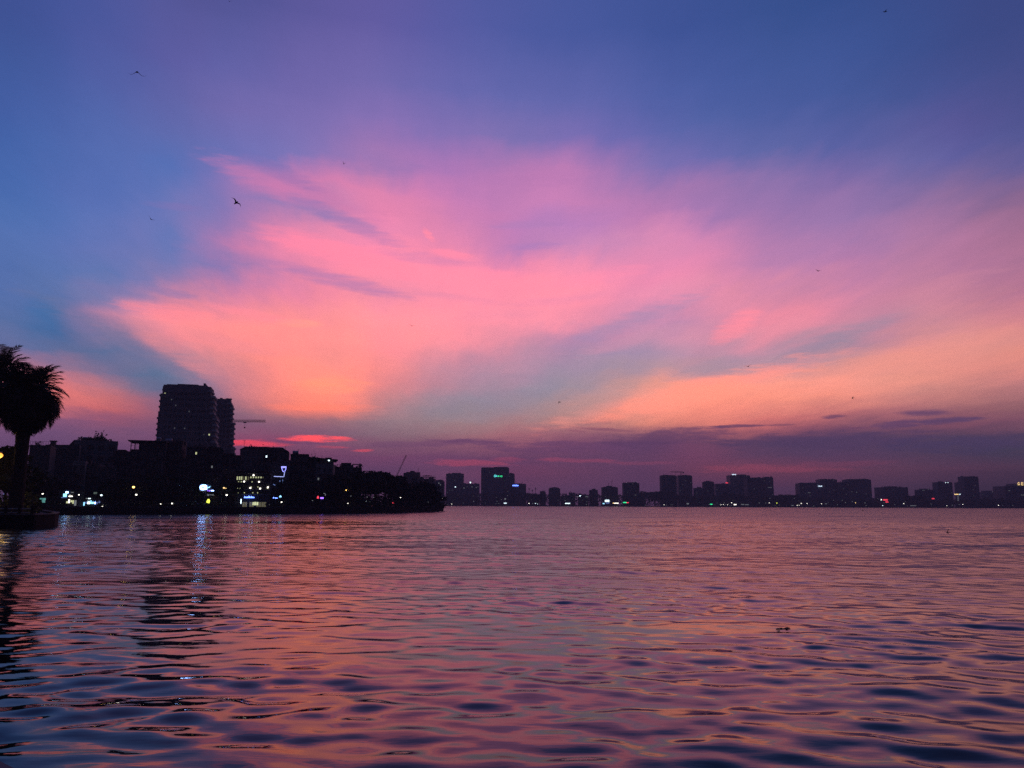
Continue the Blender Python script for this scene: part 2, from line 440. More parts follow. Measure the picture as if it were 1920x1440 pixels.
def build_water():
    # ring radii
    rs = [1.2]
    while rs[-1] < 2200:
        r = rs[-1]
        d = 0.42 * r * r / CAM_H / 773.0
        if r < 5.5:
            d = 0.25
        d = min(max(d, 0.018), 0.17)
        if r > 130:
            d = min(0.17 * (r / 130.0) ** 2.2, r * 0.03)
        rs.append(r + d)
    rs = np.array(rs)
    fine = np.linspace(-43, 43, 740)
    coarse = np.linspace(44, 316, 70)[1:-1]
    th = np.radians(np.concatenate([fine, coarse]))
    nr, nth = len(rs), len(th)
    R, T = np.meshgrid(rs, th, indexing='ij')
    X, Y = R * np.sin(T), R * np.cos(T)
    dr = np.gradient(rs)
    Z = np.zeros_like(X)
    lost = np.zeros(nr)
    lam = np.exp(np.linspace(math.log(0.30), math.log(4.0), 80))
    sl = np.exp(-0.5 * (np.log(lam / LAM0) / LAMW) ** 2)
    sl *= SLOPE / math.sqrt((sl ** 2).sum())
    # a weaker, longer set of waves that still reads as dashes far out
    lam2 = np.exp(np.linspace(math.log(1.7), math.log(5.0), 22))
    sl = np.concatenate([sl, np.full(22, SWELL / math.sqrt(22))])
    lam = np.concatenate([lam, lam2])
    main = math.radians(-101)           # travelling towards the viewer, a little to one side
    # gentle gust pattern: three long beats modulate the height
    gust = np.ones_like(X)
    for l in np.exp(np.linspace(math.log(4.0), math.log(70.0), 16)):
        a = RNG.normal(math.radians(-97), math.radians(38))
        kk = 2 * math.pi / l
        far = np.clip(1.5 - R / (26 * l), 0, 1)
        gust += GUST * far * np.sin(kk * (X * math.cos(a) + Y * math.sin(a)) + RNG.uniform(0, 6.28))
    gust = np.clip(gust, 0.25, 2.2)
    for i, l in enumerate(lam):
        slope = sl[i]
        ang = main + RNG.normal(0, math.radians(23 + 10 * min(1.0, 0.6 / l)))
        k = 2 * math.pi / l
        a = slope * math.sqrt(2) / k
        keep = np.clip((l / dr - 2.0) / 1.4, 0, 1)
        lost += slope ** 2 * (1 - keep ** 2)
        if keep.max() <= 0:
            continue
        idx = np.nonzero(keep > 0)[0]
        j = idx.max() + 1
        ph = RNG.uniform(0, 6.283)
        W = a * np.sin(k * (X[:j] * math.cos(ang) + Y[:j] * math.sin(ang)) + ph)
        Z[:j] += W * keep[:j, None]
    near = np.clip((R - 2.0) / 4.0, 0, 1)
    Z *= gust * near
    away = np.clip((math.radians(47) - np.abs(T)) / math.radians(4), 0, 1)
    away = np.where(T > math.pi / 2, 0, away)
    Z *= away
    global WAVES
    WAVES = (rs, fine, Z)
    co = np.stack([X, Y, Z], -1).reshape(-1, 3)
    ii, jj = np.meshgrid(np.arange(nr - 1), np.arange(nth), indexing='ij')
    j2 = (jj + 1) % nth
    f = np.stack([ii * nth + jj, (ii + 1) * nth + jj, (ii + 1) * nth + j2, ii * nth + j2], -1).reshape(-1, 4)[:, ::-1]
    me = bpy.data.meshes.new('lake')
    me.vertices.add(len(co))
    me.vertices.foreach_set('co', co.astype(np.float32).ravel())
    me.loops.add(f.size)
    me.loops.foreach_set('vertex_index', f.astype(np.int32).ravel())
    me.polygons.add(len(f))
    me.polygons.foreach_set('loop_start', np.arange(0, f.size, 4, dtype=np.int32))
    me.update(calc_edges=True)
    me.polygons.foreach_set('use_smooth', np.ones(len(f), bool))
    at_ = me.attributes.new('chop', 'FLOAT', 'POINT')
    rough = np.sqrt(np.clip(np.sqrt(2 * lost)[:, None] * CHOP * gust, 0.0002, 1))
    at_.data.foreach_set('value', rough.ravel().astype(np.float32))
    me.materials.append(water_material())
    me.validate()
    o = bpy.data.objects.new('lake_water', me)
    COL.objects.link(o)
    o['kind'] = 'structure'
    print('water verts', len(co), 'rough far', rough[-1, 0])
    return o


SLOPE, LAM0, LAMW, CHOP, GUST, SWELL = 0.058, 0.84, 0.50, 1.0, 0.10, 0.018
build_water()


# ------------------------------------------------------------------ mesh helpers
class MB:
    """collects boxes, bars, prisms and quads, then links them as ONE mesh object"""

    def __init__(self):
        self.v, self.f, self.mi = [], [], []

    def _add(self, vs, fs, mi=0):
        n = len(self.v)
        self.v += [tuple(p) for p in vs]
        for f in fs:
            self.f.append(tuple(i + n for i in f))
            self.mi.append(mi)
        return self

    def box(self, x0, x1, y0, y1, z0, z1, mi=0):
        vs = [(x0, y0, z0), (x1, y0, z0), (x1, y1, z0), (x0, y1, z0), (x0, y0, z1), (x1, y0, z1), (x1, y1, z1), (x0, y1, z1)]
        return self._add(vs, [(0, 3, 2, 1), (4, 5, 6, 7), (0, 1, 5, 4), (1, 2, 6, 5), (2, 3, 7, 6), (3, 0, 4, 7)], mi)

    def prism(self, poly, z0, z1, mi=0):
        """vertical prism over a counter-clockwise polygon"""
        n = len(poly)
        vs = [(p[0], p[1], z0) for p in poly] + [(p[0], p[1], z1) for p in poly]
        fs = [tuple(range(n - 1, -1, -1)), tuple(range(n, 2 * n))]
        fs += [(i, (i + 1) % n, n + (i + 1) % n, n + i) for i in range(n)]
        return self._add(vs, fs, mi)

    def face_prism(self, poly, y0, y1, mi=0):
        """prism along y over an (x, z) outline given counter-clockwise as seen from -y"""
        n = len(poly)
        vs = [(p[0], y0, p[1]) for p in poly] + [(p[0], y1, p[1]) for p in poly]
        fs = [tuple(range(n)), tuple(range(2 * n - 1, n - 1, -1))]
        fs += [(i, n + i, n + (i + 1) % n, (i + 1) % n) for i in range(n)]
        return self._add(vs, fs, mi)

    def tube(self, a, b, ra, rb=None, n=8, mi=0):
        a, b = Vector(a), Vector(b)
        rb = ra if rb is None else rb
        d = (b - a).normalized()
        u = d.orthogonal().normalized()
        w = d.cross(u)
        vs = []
        for p, r in ((a, ra), (b, rb)):
            for k in range(n):
                t = 2 * math.pi * k / n
                vs.append(p + u * (math.cos(t) * r) + w * (math.sin(t) * r))
        fs = [(k, (k + 1) % n, n + (k + 1) % n, n + k) for k in range(n)]
        fs += [tuple(range(n - 1, -1, -1)), tuple(range(n, 2 * n))]
        return self._add(vs, fs, mi)

    def ball(self, c, r, nu=8, nv=5, sz=1.0, mi=0):
        vs = [(c[0], c[1], c[2] - r * sz)]
        for j in range(1, nv):
            t = -math.pi / 2 + math.pi * j / nv
            for k in range(nu):
                p = 2 * math.pi * k / nu
                vs.append((c[0] + r * math.cos(t) * math.cos(p), c[1] + r * math.cos(t) * math.sin(p), c[2] + r * sz * math.sin(t)))
        vs.append((c[0], c[1], c[2] + r * sz))
        fs = [(0, 1 + (k + 1) % nu, 1 + k) for k in range(nu)]
        for j in range(nv - 2):
            for k in range(nu):
                a, b = 1 + j * nu + k, 1 + j * nu + (k + 1) % nu
                fs.append((a, b, b + nu, a + nu))
        top = len(vs) - 1
        fs += [(top, 1 + (nv - 2) * nu + k, 1 + (nv - 2) * nu + (k + 1) % nu) for k in range(nu)]
        return self._add(vs, fs, mi)

    def mesh(self, name, *mats):
        me = bpy.data.meshes.new(name)
        me.from_pydata(self.v, [], self.f)
        for m in mats:
            me.materials.append(m)
        if len(mats) > 1:
            me.polygons.foreach_set('material_index', self.mi)
        me.update()
        return me

    def build(self, name, mats, parent=None, loc=(0, 0, 0)):
        mats = mats if isinstance(mats, (list, tuple)) else (mats,)
        return link(name, self.mesh(name, *mats), parent, loc)


def link(name, me, parent=None, loc=(0, 0, 0), rot=None, scale=None):
    o = bpy.data.objects.new(name, me)
    COL.objects.link(o)
    o.location = loc
    if rot is not None:
        o.rotation_euler = rot
    if scale is not None:
        o.scale = scale
    if parent is not None:
        o.parent = parent
    return o


def tag(o, label, cat, group=None):
    o['label'] = label
    o['category'] = cat
    if group:
        o['group'] = group
    return o


def thing(name, label, cat, loc=(0, 0, 0), rz=0.0, group=None):
    o = bpy.data.objects.new(name, None)
    COL.objects.link(o)
    o.empty_display_size = 0.5
    o.location = loc
    o.rotation_euler = (0, 0, rz)
    return tag(o, label, cat, group)


def copy_tree(o, loc, rz=0.0, label=None, group=None, scale=None):
    """a copy of a thing with copies of its parts and their sub-parts"""
    r = o.copy()
    COL.objects.link(r)
    r.location = loc
    r.rotation_euler = (0, 0, rz)
    if scale is not None:
        r.scale = scale
    if label:
        r['label'] = label
    if group:
        r['group'] = group
    for ch in list(o.children):
        c = ch.copy()
        COL.objects.link(c)
        c.parent = r
        for g in list(ch.children):
            d = g.copy()
            COL.objects.link(d)
            d.parent = c
    return r


M = {
    'plaster': material('grey_plaster', (0.13, 0.125, 0.12), 0.9, 0.25, 0.6),
    'pale': material('pale_painted_plaster', (0.26, 0.25, 0.24), 0.85, 0.18, 0.5),
    'dark': material('dark_render', (0.06, 0.056, 0.055), 0.9, 0.25, 0.7),
    'ochre': material('ochre_plaster', (0.20, 0.15, 0.10), 0.9, 0.2, 0.6),
    'concrete': material('concrete', (0.17, 0.165, 0.16), 0.9, 0.2, 0.9),
    'tower': material('tower_render', (0.25, 0.24, 0.24), 0.9, 0.15, 0.2),
    'balcony': material('pale_balcony_render', (0.62, 0.60, 0.57), 0.85, 0.1, 0.5),
    'tower_blue': material('glassy_tower_cladding', (0.17, 0.19, 0.22), 0.45, 0.12, 0.2),
    'tower_dark': material('dark_tower_cladding', (0.11, 0.11, 0.12), 0.7, 0.15, 0.2),
    'frame': material('painted_window_frame', (0.20, 0.19, 0.18), 0.6, 0.1, 3.0),
    'glass': material('dark_window_glass', (0.03, 0.035, 0.04), 0.12, 0.1, 1.0, spec=0.5),
    'metal': material('painted_steel', (0.16, 0.16, 0.17), 0.5, 0.2, 3.0),
    'steel': material('stainless_tank_steel', (0.45, 0.45, 0.46), 0.4, 0.1, 2.0, metal=0.6),
    'crane': material('crane_paint', (0.35, 0.20, 0.06), 0.6, 0.2, 1.0),
    'roof': material('roof_sheet', (0.10, 0.08, 0.075), 0.8, 0.25, 1.0),
    'bark': material('bark', (0.07, 0.055, 0.04), 0.95, 0.3, 2.5, bump=0.6),
    'leaf': material('leaves', (0.045, 0.060, 0.030), 0.7, 0.4, 0.8),
    'palm': material('palm_leaf', (0.045, 0.055, 0.028), 0.65, 0.35, 1.2),
    'skirt': material('dead_palm_leaf', (0.06, 0.05, 0.035), 0.85, 0.35, 1.2),
    'earth': material('paved_ground', (0.07, 0.067, 0.064), 0.95, 0.3, 0.3),
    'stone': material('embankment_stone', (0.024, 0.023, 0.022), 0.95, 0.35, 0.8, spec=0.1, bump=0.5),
    'asphalt': material('asphalt', (0.05, 0.05, 0.052), 0.9, 0.2, 0.8),
    'bird': material('dark_plumage', (0.03, 0.03, 0.035), 0.8, 0.3, 6.0),
    'rail': material('pale_rail_paint', (0.55, 0.54, 0.52), 0.5, 0.1, 4.0),
    'fabric': material('sign_board', (0.10, 0.11, 0.13), 0.6, 0.1, 2.0),
}
G = {
    'white': glow('white_lamp_light', (1.0, 0.93, 0.82), 3.2),
    'cool': glow('cool_white_light', (0.72, 0.90, 1.0), 2.4),
    'cyan': glow('cyan_white_light', (0.30, 0.72, 1.0), 2.0),
    'blue': glow('blue_neon', (0.12, 0.22, 1.0), 5.0),
    'bluewhite': glow('blue_white_sign_light', (0.26, 0.44, 1.0), 11.0),
    'roofsign': glow('white_roof_sign_light', (0.66, 0.82, 1.0), 1.8),
    'violet': glow('violet_neon', (0.28, 0.12, 1.0), 3.0),
    'warm': glow('warm_sodium_light', (1.0, 0.58, 0.14), 6.0),
    'sodium': glow('strong_sodium_light', (1.0, 0.37, 0.05), 2.2),
    'amber': glow('amber_sign_light', (1.0, 0.66, 0.26), 2.0),
    'yellow': glow('yellow_green_light', (0.75, 0.85, 0.08), 2.2),
    'cafe': glow('warm_interior_light', (0.80, 0.84, 0.45), 0.9),
    'cafedim': glow('dim_interior_light', (0.55, 0.50, 0.25), 0.18),
    'green': glow('green_sign_light', (0.04, 1.0, 0.38), 1.6),
    'aqua': glow('aqua_sign_light', (0.15, 0.95, 1.0), 1.4),
    'teal': glow('teal_window_light', (0.16, 0.52, 0.48), 0.55),
    'red': glow('red_sign_light', (1.0, 0.06, 0.10), 1.6),
    'dim': glow('dim_white_light', (0.75, 0.80, 0.85), 0.22),
    'faint': glow('faint_window_light', (0.75, 0.78, 0.85), 0.09),
    'dimblue': glow('dim_blue_neon', (0.20, 0.30, 0.75), 0.6),
}

# ------------------------------------------------------------------ land
GROUND = 1.3


def slab(name, poly, z0, z1, mat):
    o = MB().prism(poly, z0, z1).build(name, mat)
    o['kind'] = 'structure'
    return o


def shore_pt(px, depth):
    p = at(px, 945, depth)
    return (p.x, p.y)


SHORE = [(-320, 172), (-106, 179), (-80, 205), (-51, 232), (-38, 268), (-27.6, 318), (-29, 326)]
slab('town_ground', SHORE + [(-70, 480), (-330, 1250), (-1700, 1250), (-1700, 172)], -1.0, GROUND, M['earth'])
# roadway behind the promenade
road = [(-330, 189), (-112, 196), (-86, 221), (-60, 246), (-66, 252), (-92, 229), (-116, 204), (-330, 197)]
slab('shore_road', road, GROUND - 0.5, GROUND + 0.02, M['asphalt'])


def wall_strip(name, pts, out, z0, z1, mat, label, cat='wall', coping=0.12):
    root = thing(name, label, cat, (pts[0][0], pts[0][1], 0))
    for part, off0, off1, a, b, m in (('wall_face', 0.02, -0.45, z0, z1, mat), ('coping', 0.10, -0.55, z1 + 0.003, z1 + coping, M['concrete'])):
        mb = MB()
        for (xa, ya), (xb, yb) in zip(pts[:-1], pts[1:]):
            d = Vector((xb - xa, yb - ya)).normalized()
            nrm = Vector((d.y, -d.x)) * out
            o = Vector(pts[0])
            q = [Vector((xa, ya)) + nrm * off0 - o, Vector((xb, yb)) + nrm * off0 - o, Vector((xb, yb)) + nrm * off1 - o, Vector((xa, ya)) + nrm * off1 - o]
            mb.prism([(v.x, v.y) for v in q], a, b)
        mb.build(part, m, root)
    return root


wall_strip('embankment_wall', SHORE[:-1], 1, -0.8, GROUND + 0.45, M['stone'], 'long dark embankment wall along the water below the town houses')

BANK = [(-51.7, 85.0), (-53.5, 92), (-60, 104), (-84, 140), (-140, 178.5), (-330, 170), (-330, 84), (-90, 84.6)]
slab('quay_ground', BANK, -1.0, GROUND, M['earth'])
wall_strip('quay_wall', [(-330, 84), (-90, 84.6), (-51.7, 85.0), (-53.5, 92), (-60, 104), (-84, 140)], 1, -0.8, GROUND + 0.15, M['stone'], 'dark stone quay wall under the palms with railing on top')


def far_shore():
    pts = [(-420, 1262), (-100, 1290), (200, 1296), (560, 1288), (900, 1276), (1250, 1262)]
    slab('far_shore', pts + [(1900, 1300), (1900, 2240), (-1900, 2240), (-1900, 1290), (-700, 1280)], -1.0, 0.9, M['earth'])
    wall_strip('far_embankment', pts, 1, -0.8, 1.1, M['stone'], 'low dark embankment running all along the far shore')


far_shore()

# ------------------------------------------------------------------ buildings of the town shore


def window_mesh(w, h, lit=None):
    """frame with a pane set back inside it and a mullion; front face towards -y"""
    mb = MB()
    t, d = 0.09, 0.14
    mb.box(-w / 2, -w / 2 + t, -d, 0, 0, h)
    mb.box(w / 2 - t, w / 2, -d, 0, 0, h)
    mb.box(-w / 2 + t, w / 2 - t, -d, 0, h - t, h)
    mb.box(-w / 2 - 0.06, w / 2 + 0.06, -d - 0.06, 0, -0.08, 0.0)
    mb.box(-0.03, 0.03, -d * 0.7, -0.03, 0.003, h - t - 0.003)
    mb._add([(-w / 2 + t, -0.04, 0), (w / 2 - t, -0.04, 0), (w / 2 - t, -0.04, h - t), (-w / 2 + t, -0.04, h - t)], [(0, 1, 2, 3)], 1)
    return mb.mesh('window', M['frame'], lit or M['glass'])


_WIN = {}


def win(parent, x, z, y=0.0, w=1.2, h=1.5, lit=None, rz=0.0):
    key = (round(w, 2), round(h, 2), lit)
    if key not in _WIN:
        _WIN[key] = window_mesh(w, h, G[lit] if lit else None)
    o = link('window', _WIN[key], parent, (x, y, z), (0, 0, rz))
    if lit:
        o['label'] = 'lit window'
    return o


def tank(mb, x, y, z, s=1.0):
    """horizontal water tank on a stand"""
    mb.tube((x - 0.8 * s, y, z + 1.0 * s), (x + 0.8 * s, y, z + 1.0 * s), 0.5 * s, n=12)
    for dx in (-0.6, 0.6):
        mb.box(x + dx * s - 0.05, x + dx * s + 0.05, y - 0.4 * s, y + 0.4 * s, z, z + 0.62 * s)


def frame_of(px0, px1, ytop, depth, base=GROUND):
    """ground origin, width and height for a block seen between two photo columns with its top at ytop"""
    a, b = at(px0, 945, depth), at(px1, 945, depth)
    pc = (px0 + px1) / 2
    top = at(pc, ytop, depth)
    return Vector(((a.x + b.x) / 2, depth, base)), abs(b.x - a.x), top.z - base


def house(px0, px1, ytop, depth, label, mat='plaster', deep=11.0, floors=None, bays=2, rz=0.0, balcony=(), lit=(), roof='parapet', tanks=0, hut=None, name='town_house', ww=1.2, wh=1.5, awning=False, skip=0, slope=None):
    o, w, h = frame_of(px0, px1, ytop, depth)
    rz = rz or 0.85 * math.atan2(-o.x, o.y) + math.radians(RNG.uniform(-4, 4))
    root = thing(name, label, 'house', o, rz)
    fl = floors or max(2, int(round(h / 3.5)))
    fh = h / fl
    hw = w / 2
    if slope:
        # roof line falls from one side to the other
        MB().face_prism([(-hw, 0), (hw, 0), (hw, h + min(slope, 0)), (-hw, h - max(slope, 0))], 0, deep).build('wall', M[mat], root)
    else:
        MB().box(-hw, hw, 0, deep, 0, h).build('wall', M[mat], root)
    bm_ = MB().box(-hw - 0.05, hw + 0.05, -0.12, -0.001, -0.12, 0.05).mesh('floor_band', M[mat])
    for k in range(1, fl):
        link('floor_band', bm_, root, (0, 0, k * fh))
    for k in range(skip, fl):
        for b in range(bays):
            x = -hw + w * (b + 0.5) / bays
            sty = next((l[2] for l in lit if l[0] == k and l[1] == b), None)
            win(root, x, k * fh + fh * 0.30, -0.002, 0.6 if sty else min(ww, w / bays * 0.7), 0.8 if sty else min(wh, fh * 0.5), sty)
    for k in balcony:
        r = MB().box(-hw * 0.92, hw * 0.92, -1.1, -0.13, k * fh - 0.08, k * fh + 0.06).build('balcony', M['concrete'], root)
        rl = MB()
        rl.box(-hw * 0.92, hw * 0.92, -1.1, -1.05, k * fh + 0.95, k * fh + 1.0)
        n = max(4, int(w / 0.35))
        for i in range(n + 1):
            x = -hw * 0.92 + 2 * hw * 0.92 * i / n
            rl.box(x - 0.02, x + 0.02, -1.09, -1.06, k * fh + 0.06, k * fh + 0.95)
        rl.build('railing', M['metal'], r)
    if roof == 'parapet' and not slope:
        p = MB()
        p.box(-hw - 0.06, hw + 0.06, -0.06, 0.15, h + 0.002, h + 0.5)
        p.box(-hw - 0.06, hw + 0.06, deep - 0.15, deep + 0.06, h + 0.002, h + 0.5)
        p.box(-hw - 0.06, -hw + 0.15, 0.152, deep - 0.152, h + 0.002, h + 0.5)
        p.box(hw - 0.15, hw + 0.06, 0.152, deep - 0.152, h + 0.002, h + 0.5)
        p.build('parapet', M[mat], root)
    elif roof == 'slab':
        MB().box(-hw - 0.9, hw + 0.9, -1.0, deep + 0.4, h + 0.01, h + 0.30).build('roof', M['roof'], root)
    elif roof == 'gable':
        g = 0.32 * w
        MB().face_prism([(-hw - 0.3, h + 0.01), (hw + 0.3, h + 0.01), (0, h + g)], -0.4, deep + 0.3).build('roof', M['roof'], root)
    if hut:
        hx0, hx1, hh = hut
        s = MB().box(-hw + hx0 * w, -hw + hx1 * w, deep * 0.35, deep * 0.7, h + 0.003, h + hh)
        s.box(-hw + hx0 * w - 0.3, -hw + hx1 * w + 0.3, deep * 0.35 - 0.3, deep * 0.7 + 0.3, h + hh + 0.003, h + hh + 0.18)
        s.build('stair_hut', M['concrete'], root)
    for i in range(tanks):
        t = MB()
        tank(t, -hw + w * (0.25 + 0.5 * i), deep * 0.3, h + 0.02, 1.15)
        t.build('water_tank', M['steel'], root)
    if awning:
        MB()._add([(-hw, -0.02, fh * 0.95), (hw, -0.02, fh * 0.95), (hw, -1.6, fh * 0.75), (-hw, -1.6, fh * 0.75), (-hw, -0.02, fh * 0.90), (hw, -0.02, fh * 0.90), (hw, -1.6, fh * 0.70), (-hw, -1.6, fh * 0.70)],
                  [(0, 3, 2, 1), (4, 5, 6, 7), (3, 7, 6, 2), (0, 4, 7, 3), (1, 2, 6, 5)]).build('awning', M['roof'], root)
    # clutter that breaks the roof line: water butts, sheds, aerials, potted plants
    q = MB()
    zr = h + (0.02 if roof != 'slab' else 0.32)
    if not slope:
        for _ in range(int(w / 1.6)):
            x, y = RNG.uniform(-hw * 0.9, hw * 0.9), RNG.uniform(0.5, deep * 0.6)
            k = RNG.random()
            if k < 0.25:
                hh_ = RNG.uniform(1.2, 2.6)
                q.box(x - 0.04, x + 0.04, y, y + 0.08, zr, zr + hh_)
                q.box(x - 0.4, x + 0.4, y + 0.02, y + 0.06, zr + hh_ * 0.85, zr + hh_ * 0.85 + 0.05)
            elif k < 0.65:
                a_, b_ = RNG.uniform(0.3, 1.1), RNG.uniform(0.4, 1.3)
                q.box(x - a_, x + a_, y, y + a_ * 1.6, zr, zr + b_)
            else:
                for _i in range(26):
                    p_ = Vector((x + RNG.normal(0, 0.5), y + RNG.normal(0, 0.4), zr + 0.4 + abs(RNG.normal(0, 0.5))))
                    u_ = Vector(RNG.normal(0, 1, 3)).normalized() * 0.28
                    v_ = u_.orthogonal().normalized() * 0.18
                    q._add([p_ - u_ - v_, p_ + u_ - v_, p_ + u_ + v_, p_ - u_ + v_], [(0, 1, 2, 3)])
        if q.v:
            q.build('roof_clutter', M['roof'], root)['kind'] = 'stuff'
    dr = MB().box(-0.5 - hw * 0.3, 0.5 - hw * 0.3, -0.08, -0.002, 0.02, 2.2)
    dr.build('door', M['metal'], root)
    return root, w, h, fh, deep


def add_pergola(root, x0, x1, y0, y1, z, h, n=7):
    mb = MB()
    for x in (x0, x1):
        for y in (y0, y1):
            mb.box(x - 0.08, x + 0.08, y - 0.08, y + 0.08, z, z + h)
    for i in range(n):
        x = x0 + (x1 - x0) * i / (n - 1)
        mb.box(x - 0.06, x + 0.06, y0 - 0.5, y1 + 0.5, z + h + 0.002, z + h + 0.16)
    mb.box(x0 - 0.4, x1 + 0.4, y0 - 0.07, y0 + 0.07, z + h - 0.14, z + h)
    mb.box(x0 - 0.4, x1 + 0.4, y1 - 0.07, y1 + 0.07, z + h - 0.14, z + h)
    mb.build('pergola', M['metal'], root)


def add_mast(root, x, y, z, h, arms=3, name='aerial'):
    mb = MB().tube((x, y, z), (x, y, z + h), 0.06, 0.04, 6)
    for i in range(arms):
        zz = z + h * (0.6 + 0.38 * i / max(1, arms - 1))
        mb.box(x - 0.55, x + 0.55, y - 0.03, y + 0.03, zz - 0.03, zz + 0.03)
    mb.build(name, M['metal'], root)


# back and front rows, read across the photograph
r, w, h, fh, dp = house(48, 82, 838, 214, 'low flat roofed house with thin roof railing just beside the palm trunk', 'plaster', bays=3)
rl = MB()
for i in range(9):
    x = -w / 2 + w * i / 8
    rl.box(x - 0.03, x + 0.03, 0.2, 0.26, h + 0.52, h + 1.5)
rl.box(-w / 2, w / 2, 0.2, 0.26, h + 1.5, h + 1.56)
rl.build('roof_railing', M['metal'], r)
r, w, h, fh, dp = house(79, 136, 833, 232, 'wide block with a long flat roof and small roof box beside the pale gabled block', 'plaster', bays=5, hut=(0.10, 0.24, 1.1), slope=0.25)
r, w, h, fh, dp = house(134, 207, 829, 246, 'tall pale block with planted roof terrace left of the twin towers', 'pale', bays=4, tanks=1, hut=(0.3, 0.55, 0.6), skip=2, ww=1.8)
MB().face_prism([(-w / 2 - 0.1, h + 0.5), (-w / 2 - 2.6, h - 2.8), (-w / 2 - 0.02, h - 2.8)], 0.2, dp - 0.3).build('lean_to_roof', M['roof'], r)
pl = MB()
for i in range(240):
    cx = random.choice([-0.62, -0.30, 0.02, 0.12, 0.2]) * w / 2
    p = Vector((cx + random.gauss(0, 0.7), random.uniform(0.6, 3.0), h + 0.6 + abs(random.gauss(0, 0.7)) * (1.5 if cx > -0.3 else 0.8)))
    u = Vector((random.uniform(-1, 1), random.uniform(-1, 1), random.uniform(-1, 1))).normalized() * 0.3
    v = u.orthogonal().normalized() * 0.22
    pl._add([p - u - v, p + u - v, p + u + v, p - u + v], [(0, 1, 2, 3)])
po = pl.build('roof_plants', M['leaf'], r)
po['kind'] = 'stuff'
house(104, 133, 888, 196, 'small dark shopfront house behind the blue lit sign', 'dark', bays=2, floors=3, awning=True)
house(131, 152.5, 868, 200, 'narrow house with bright whitewashed facade above the white shop lights', 'pale', bays=2, balcony=(2, 3), ww=1.0, floors=4)
house(154, 179, 873, 204, 'narrow house with tall slim windows above the cyan lit shop', 'plaster', bays=4, floors=4, ww=0.7, wh=2.2, balcony=(3,))
house(180, 212, 880, 206, 'plain blank sided grey house just past the cyan lit shop', 'plaster', bays=1, floors=4)
house(206, 240, 849, 238, 'mid height house with a small square stair hut on its flat roof', 'dark', bays=3, hut=(0.18, 0.50, 1.0))
r, w, h, fh, dp = house(239, 300, 843, 226, 'wide block under a thin overhanging roof with an open corner terrace', 'dark', bays=4, roof='none', floors=6, skip=1)
# open top corner: posts and slab
up = MB().box(-w / 2 + 2.2, w / 2, 0.3, dp, h + 0.003, h + 2.4)
up.build('upper_wall', M['dark'], r)
MB().box(-w / 2 - 0.7, w / 2 + 0.3, -0.6, dp + 0.2, h + 2.405, h + 2.65).build('roof', M['roof'], r)
for x, y in ((-w / 2 + 0.15, 0.2), (-w / 2 + 0.15, dp - 0.4), (-w / 2 + 1.2, 0.2)):
    MB().box(x - 0.1, x + 0.1, y - 0.1, y + 0.1, h + 0.003, h + 2.402).build('terrace_post', M['concrete'], r)
MB().box(-w / 2 + 0.252, -w / 2 + 1.098, 0.16, 0.24, h + 1.0, h + 1.1).build('terrace_rail', M['concrete'], r)
t = MB()
tank(t, w / 2 - 2.2, 2.0, h + 2.66, 0.8)
t.build('water_tank', M['steel'], r)
house(243, 268, 876, 208, 'dark narrow house directly behind the yellow street lamp', 'dark', bays=2, floors=4, balcony=(2,))
house(268, 296, 868, 211, 'dark house with stacked balconies below the open corner terrace', 'dark', bays=2, floors=5, balcony=(2, 3, 4))
house(297, 333, 832, 234, 'dark block rising in front of the foot of the bigger tower', 'dark', bays=3, floors=7, tanks=1, hut=(0.5, 0.9, 1.2))
house(331, 352, 862, 213, 'slim dark house with vertical fins below the bigger tower', 'dark', bays=3, ww=0.5, wh=2.3, floors=5, balcony=(4,))
house(345, 378, 841, 236, 'dark block with one bright lit window on its top floor', 'dark', bays=3, floors=7, lit=((6, 1, 'cafe'),))
r, w, h, fh, dp = house(374, 412, 848, 240, 'house crowned by a round overgrown roof garden', 'dark', bays=3, floors=6, lit=((4, 1, 'dim'),))
pl = MB()
for i in range(700):
    a, b = random.uniform(0, math.pi), random.uniform(0, 6.28)
    q = random.uniform(0.5, 1) ** 0.5
    p = Vector((math.cos(a) * w * 0.46 * q, dp * 0.4 + math.sin(b) * 2.5, h + 0.3 + math.sin(a) * 1.5 * q))
    u = Vector((random.uniform(-1, 1), random.uniform(-1, 1), random.uniform(-1, 1))).normalized() * 0.3
    v = u.orthogonal().normalized() * 0.24
    pl._add([p - u - v, p + u - v, p + u + v, p - u + v], [(0, 1, 2, 3)])
po = pl.build('roof_plants', M['leaf'], r)
po['kind'] = 'stuff'
house(380, 409, 893, 214, 'dark corner building carrying the blue white glowing sign', 'dark', bays=2, floors=4)
house(409, 446, 856, 244, 'dark house between the round roof garden and the long pale block', 'dark', bays=3, floors=6, hut=(0.2, 0.6, 1.1))
house(414, 442, 884, 222, 'low dark house with a cluster of yellow lights by its eaves', 'ochre', bays=2, floors=4)
r, w, h, fh, dp = house(446, 496, 843, 268, 'long pale block with an aerial at its end right of the towers', 'pale', bays=5, floors=7, roof='none', skip=4)
MB().face_prism([(-w / 2 - 0.2, h + 0.01), (w / 2 + 0.2, h + 0.01), (w / 2 + 0.2, h + 1.1), (-w / 2 + 1.6, h + 0.9)], -0.3, dp).build('roof', M['roof'], r)
add_mast(r, -w / 2 + 1.2, 1.0, h, 3.2)
r, w, h, fh, dp = house(490, 536, 846, 262, 'dark hip roofed block with a lit window beside the long pale block', 'dark', bays=4, floors=6, roof='none', lit=((5, 0, 'cool'),))
MB().face_prism([(-w / 2, h + 0.01), (w / 2, h + 0.01), (w / 2 - 2.2, h + 1.3), (-w / 2 + 0.4, h + 1.3)], 0.0, dp).build('roof', M['roof'], r)
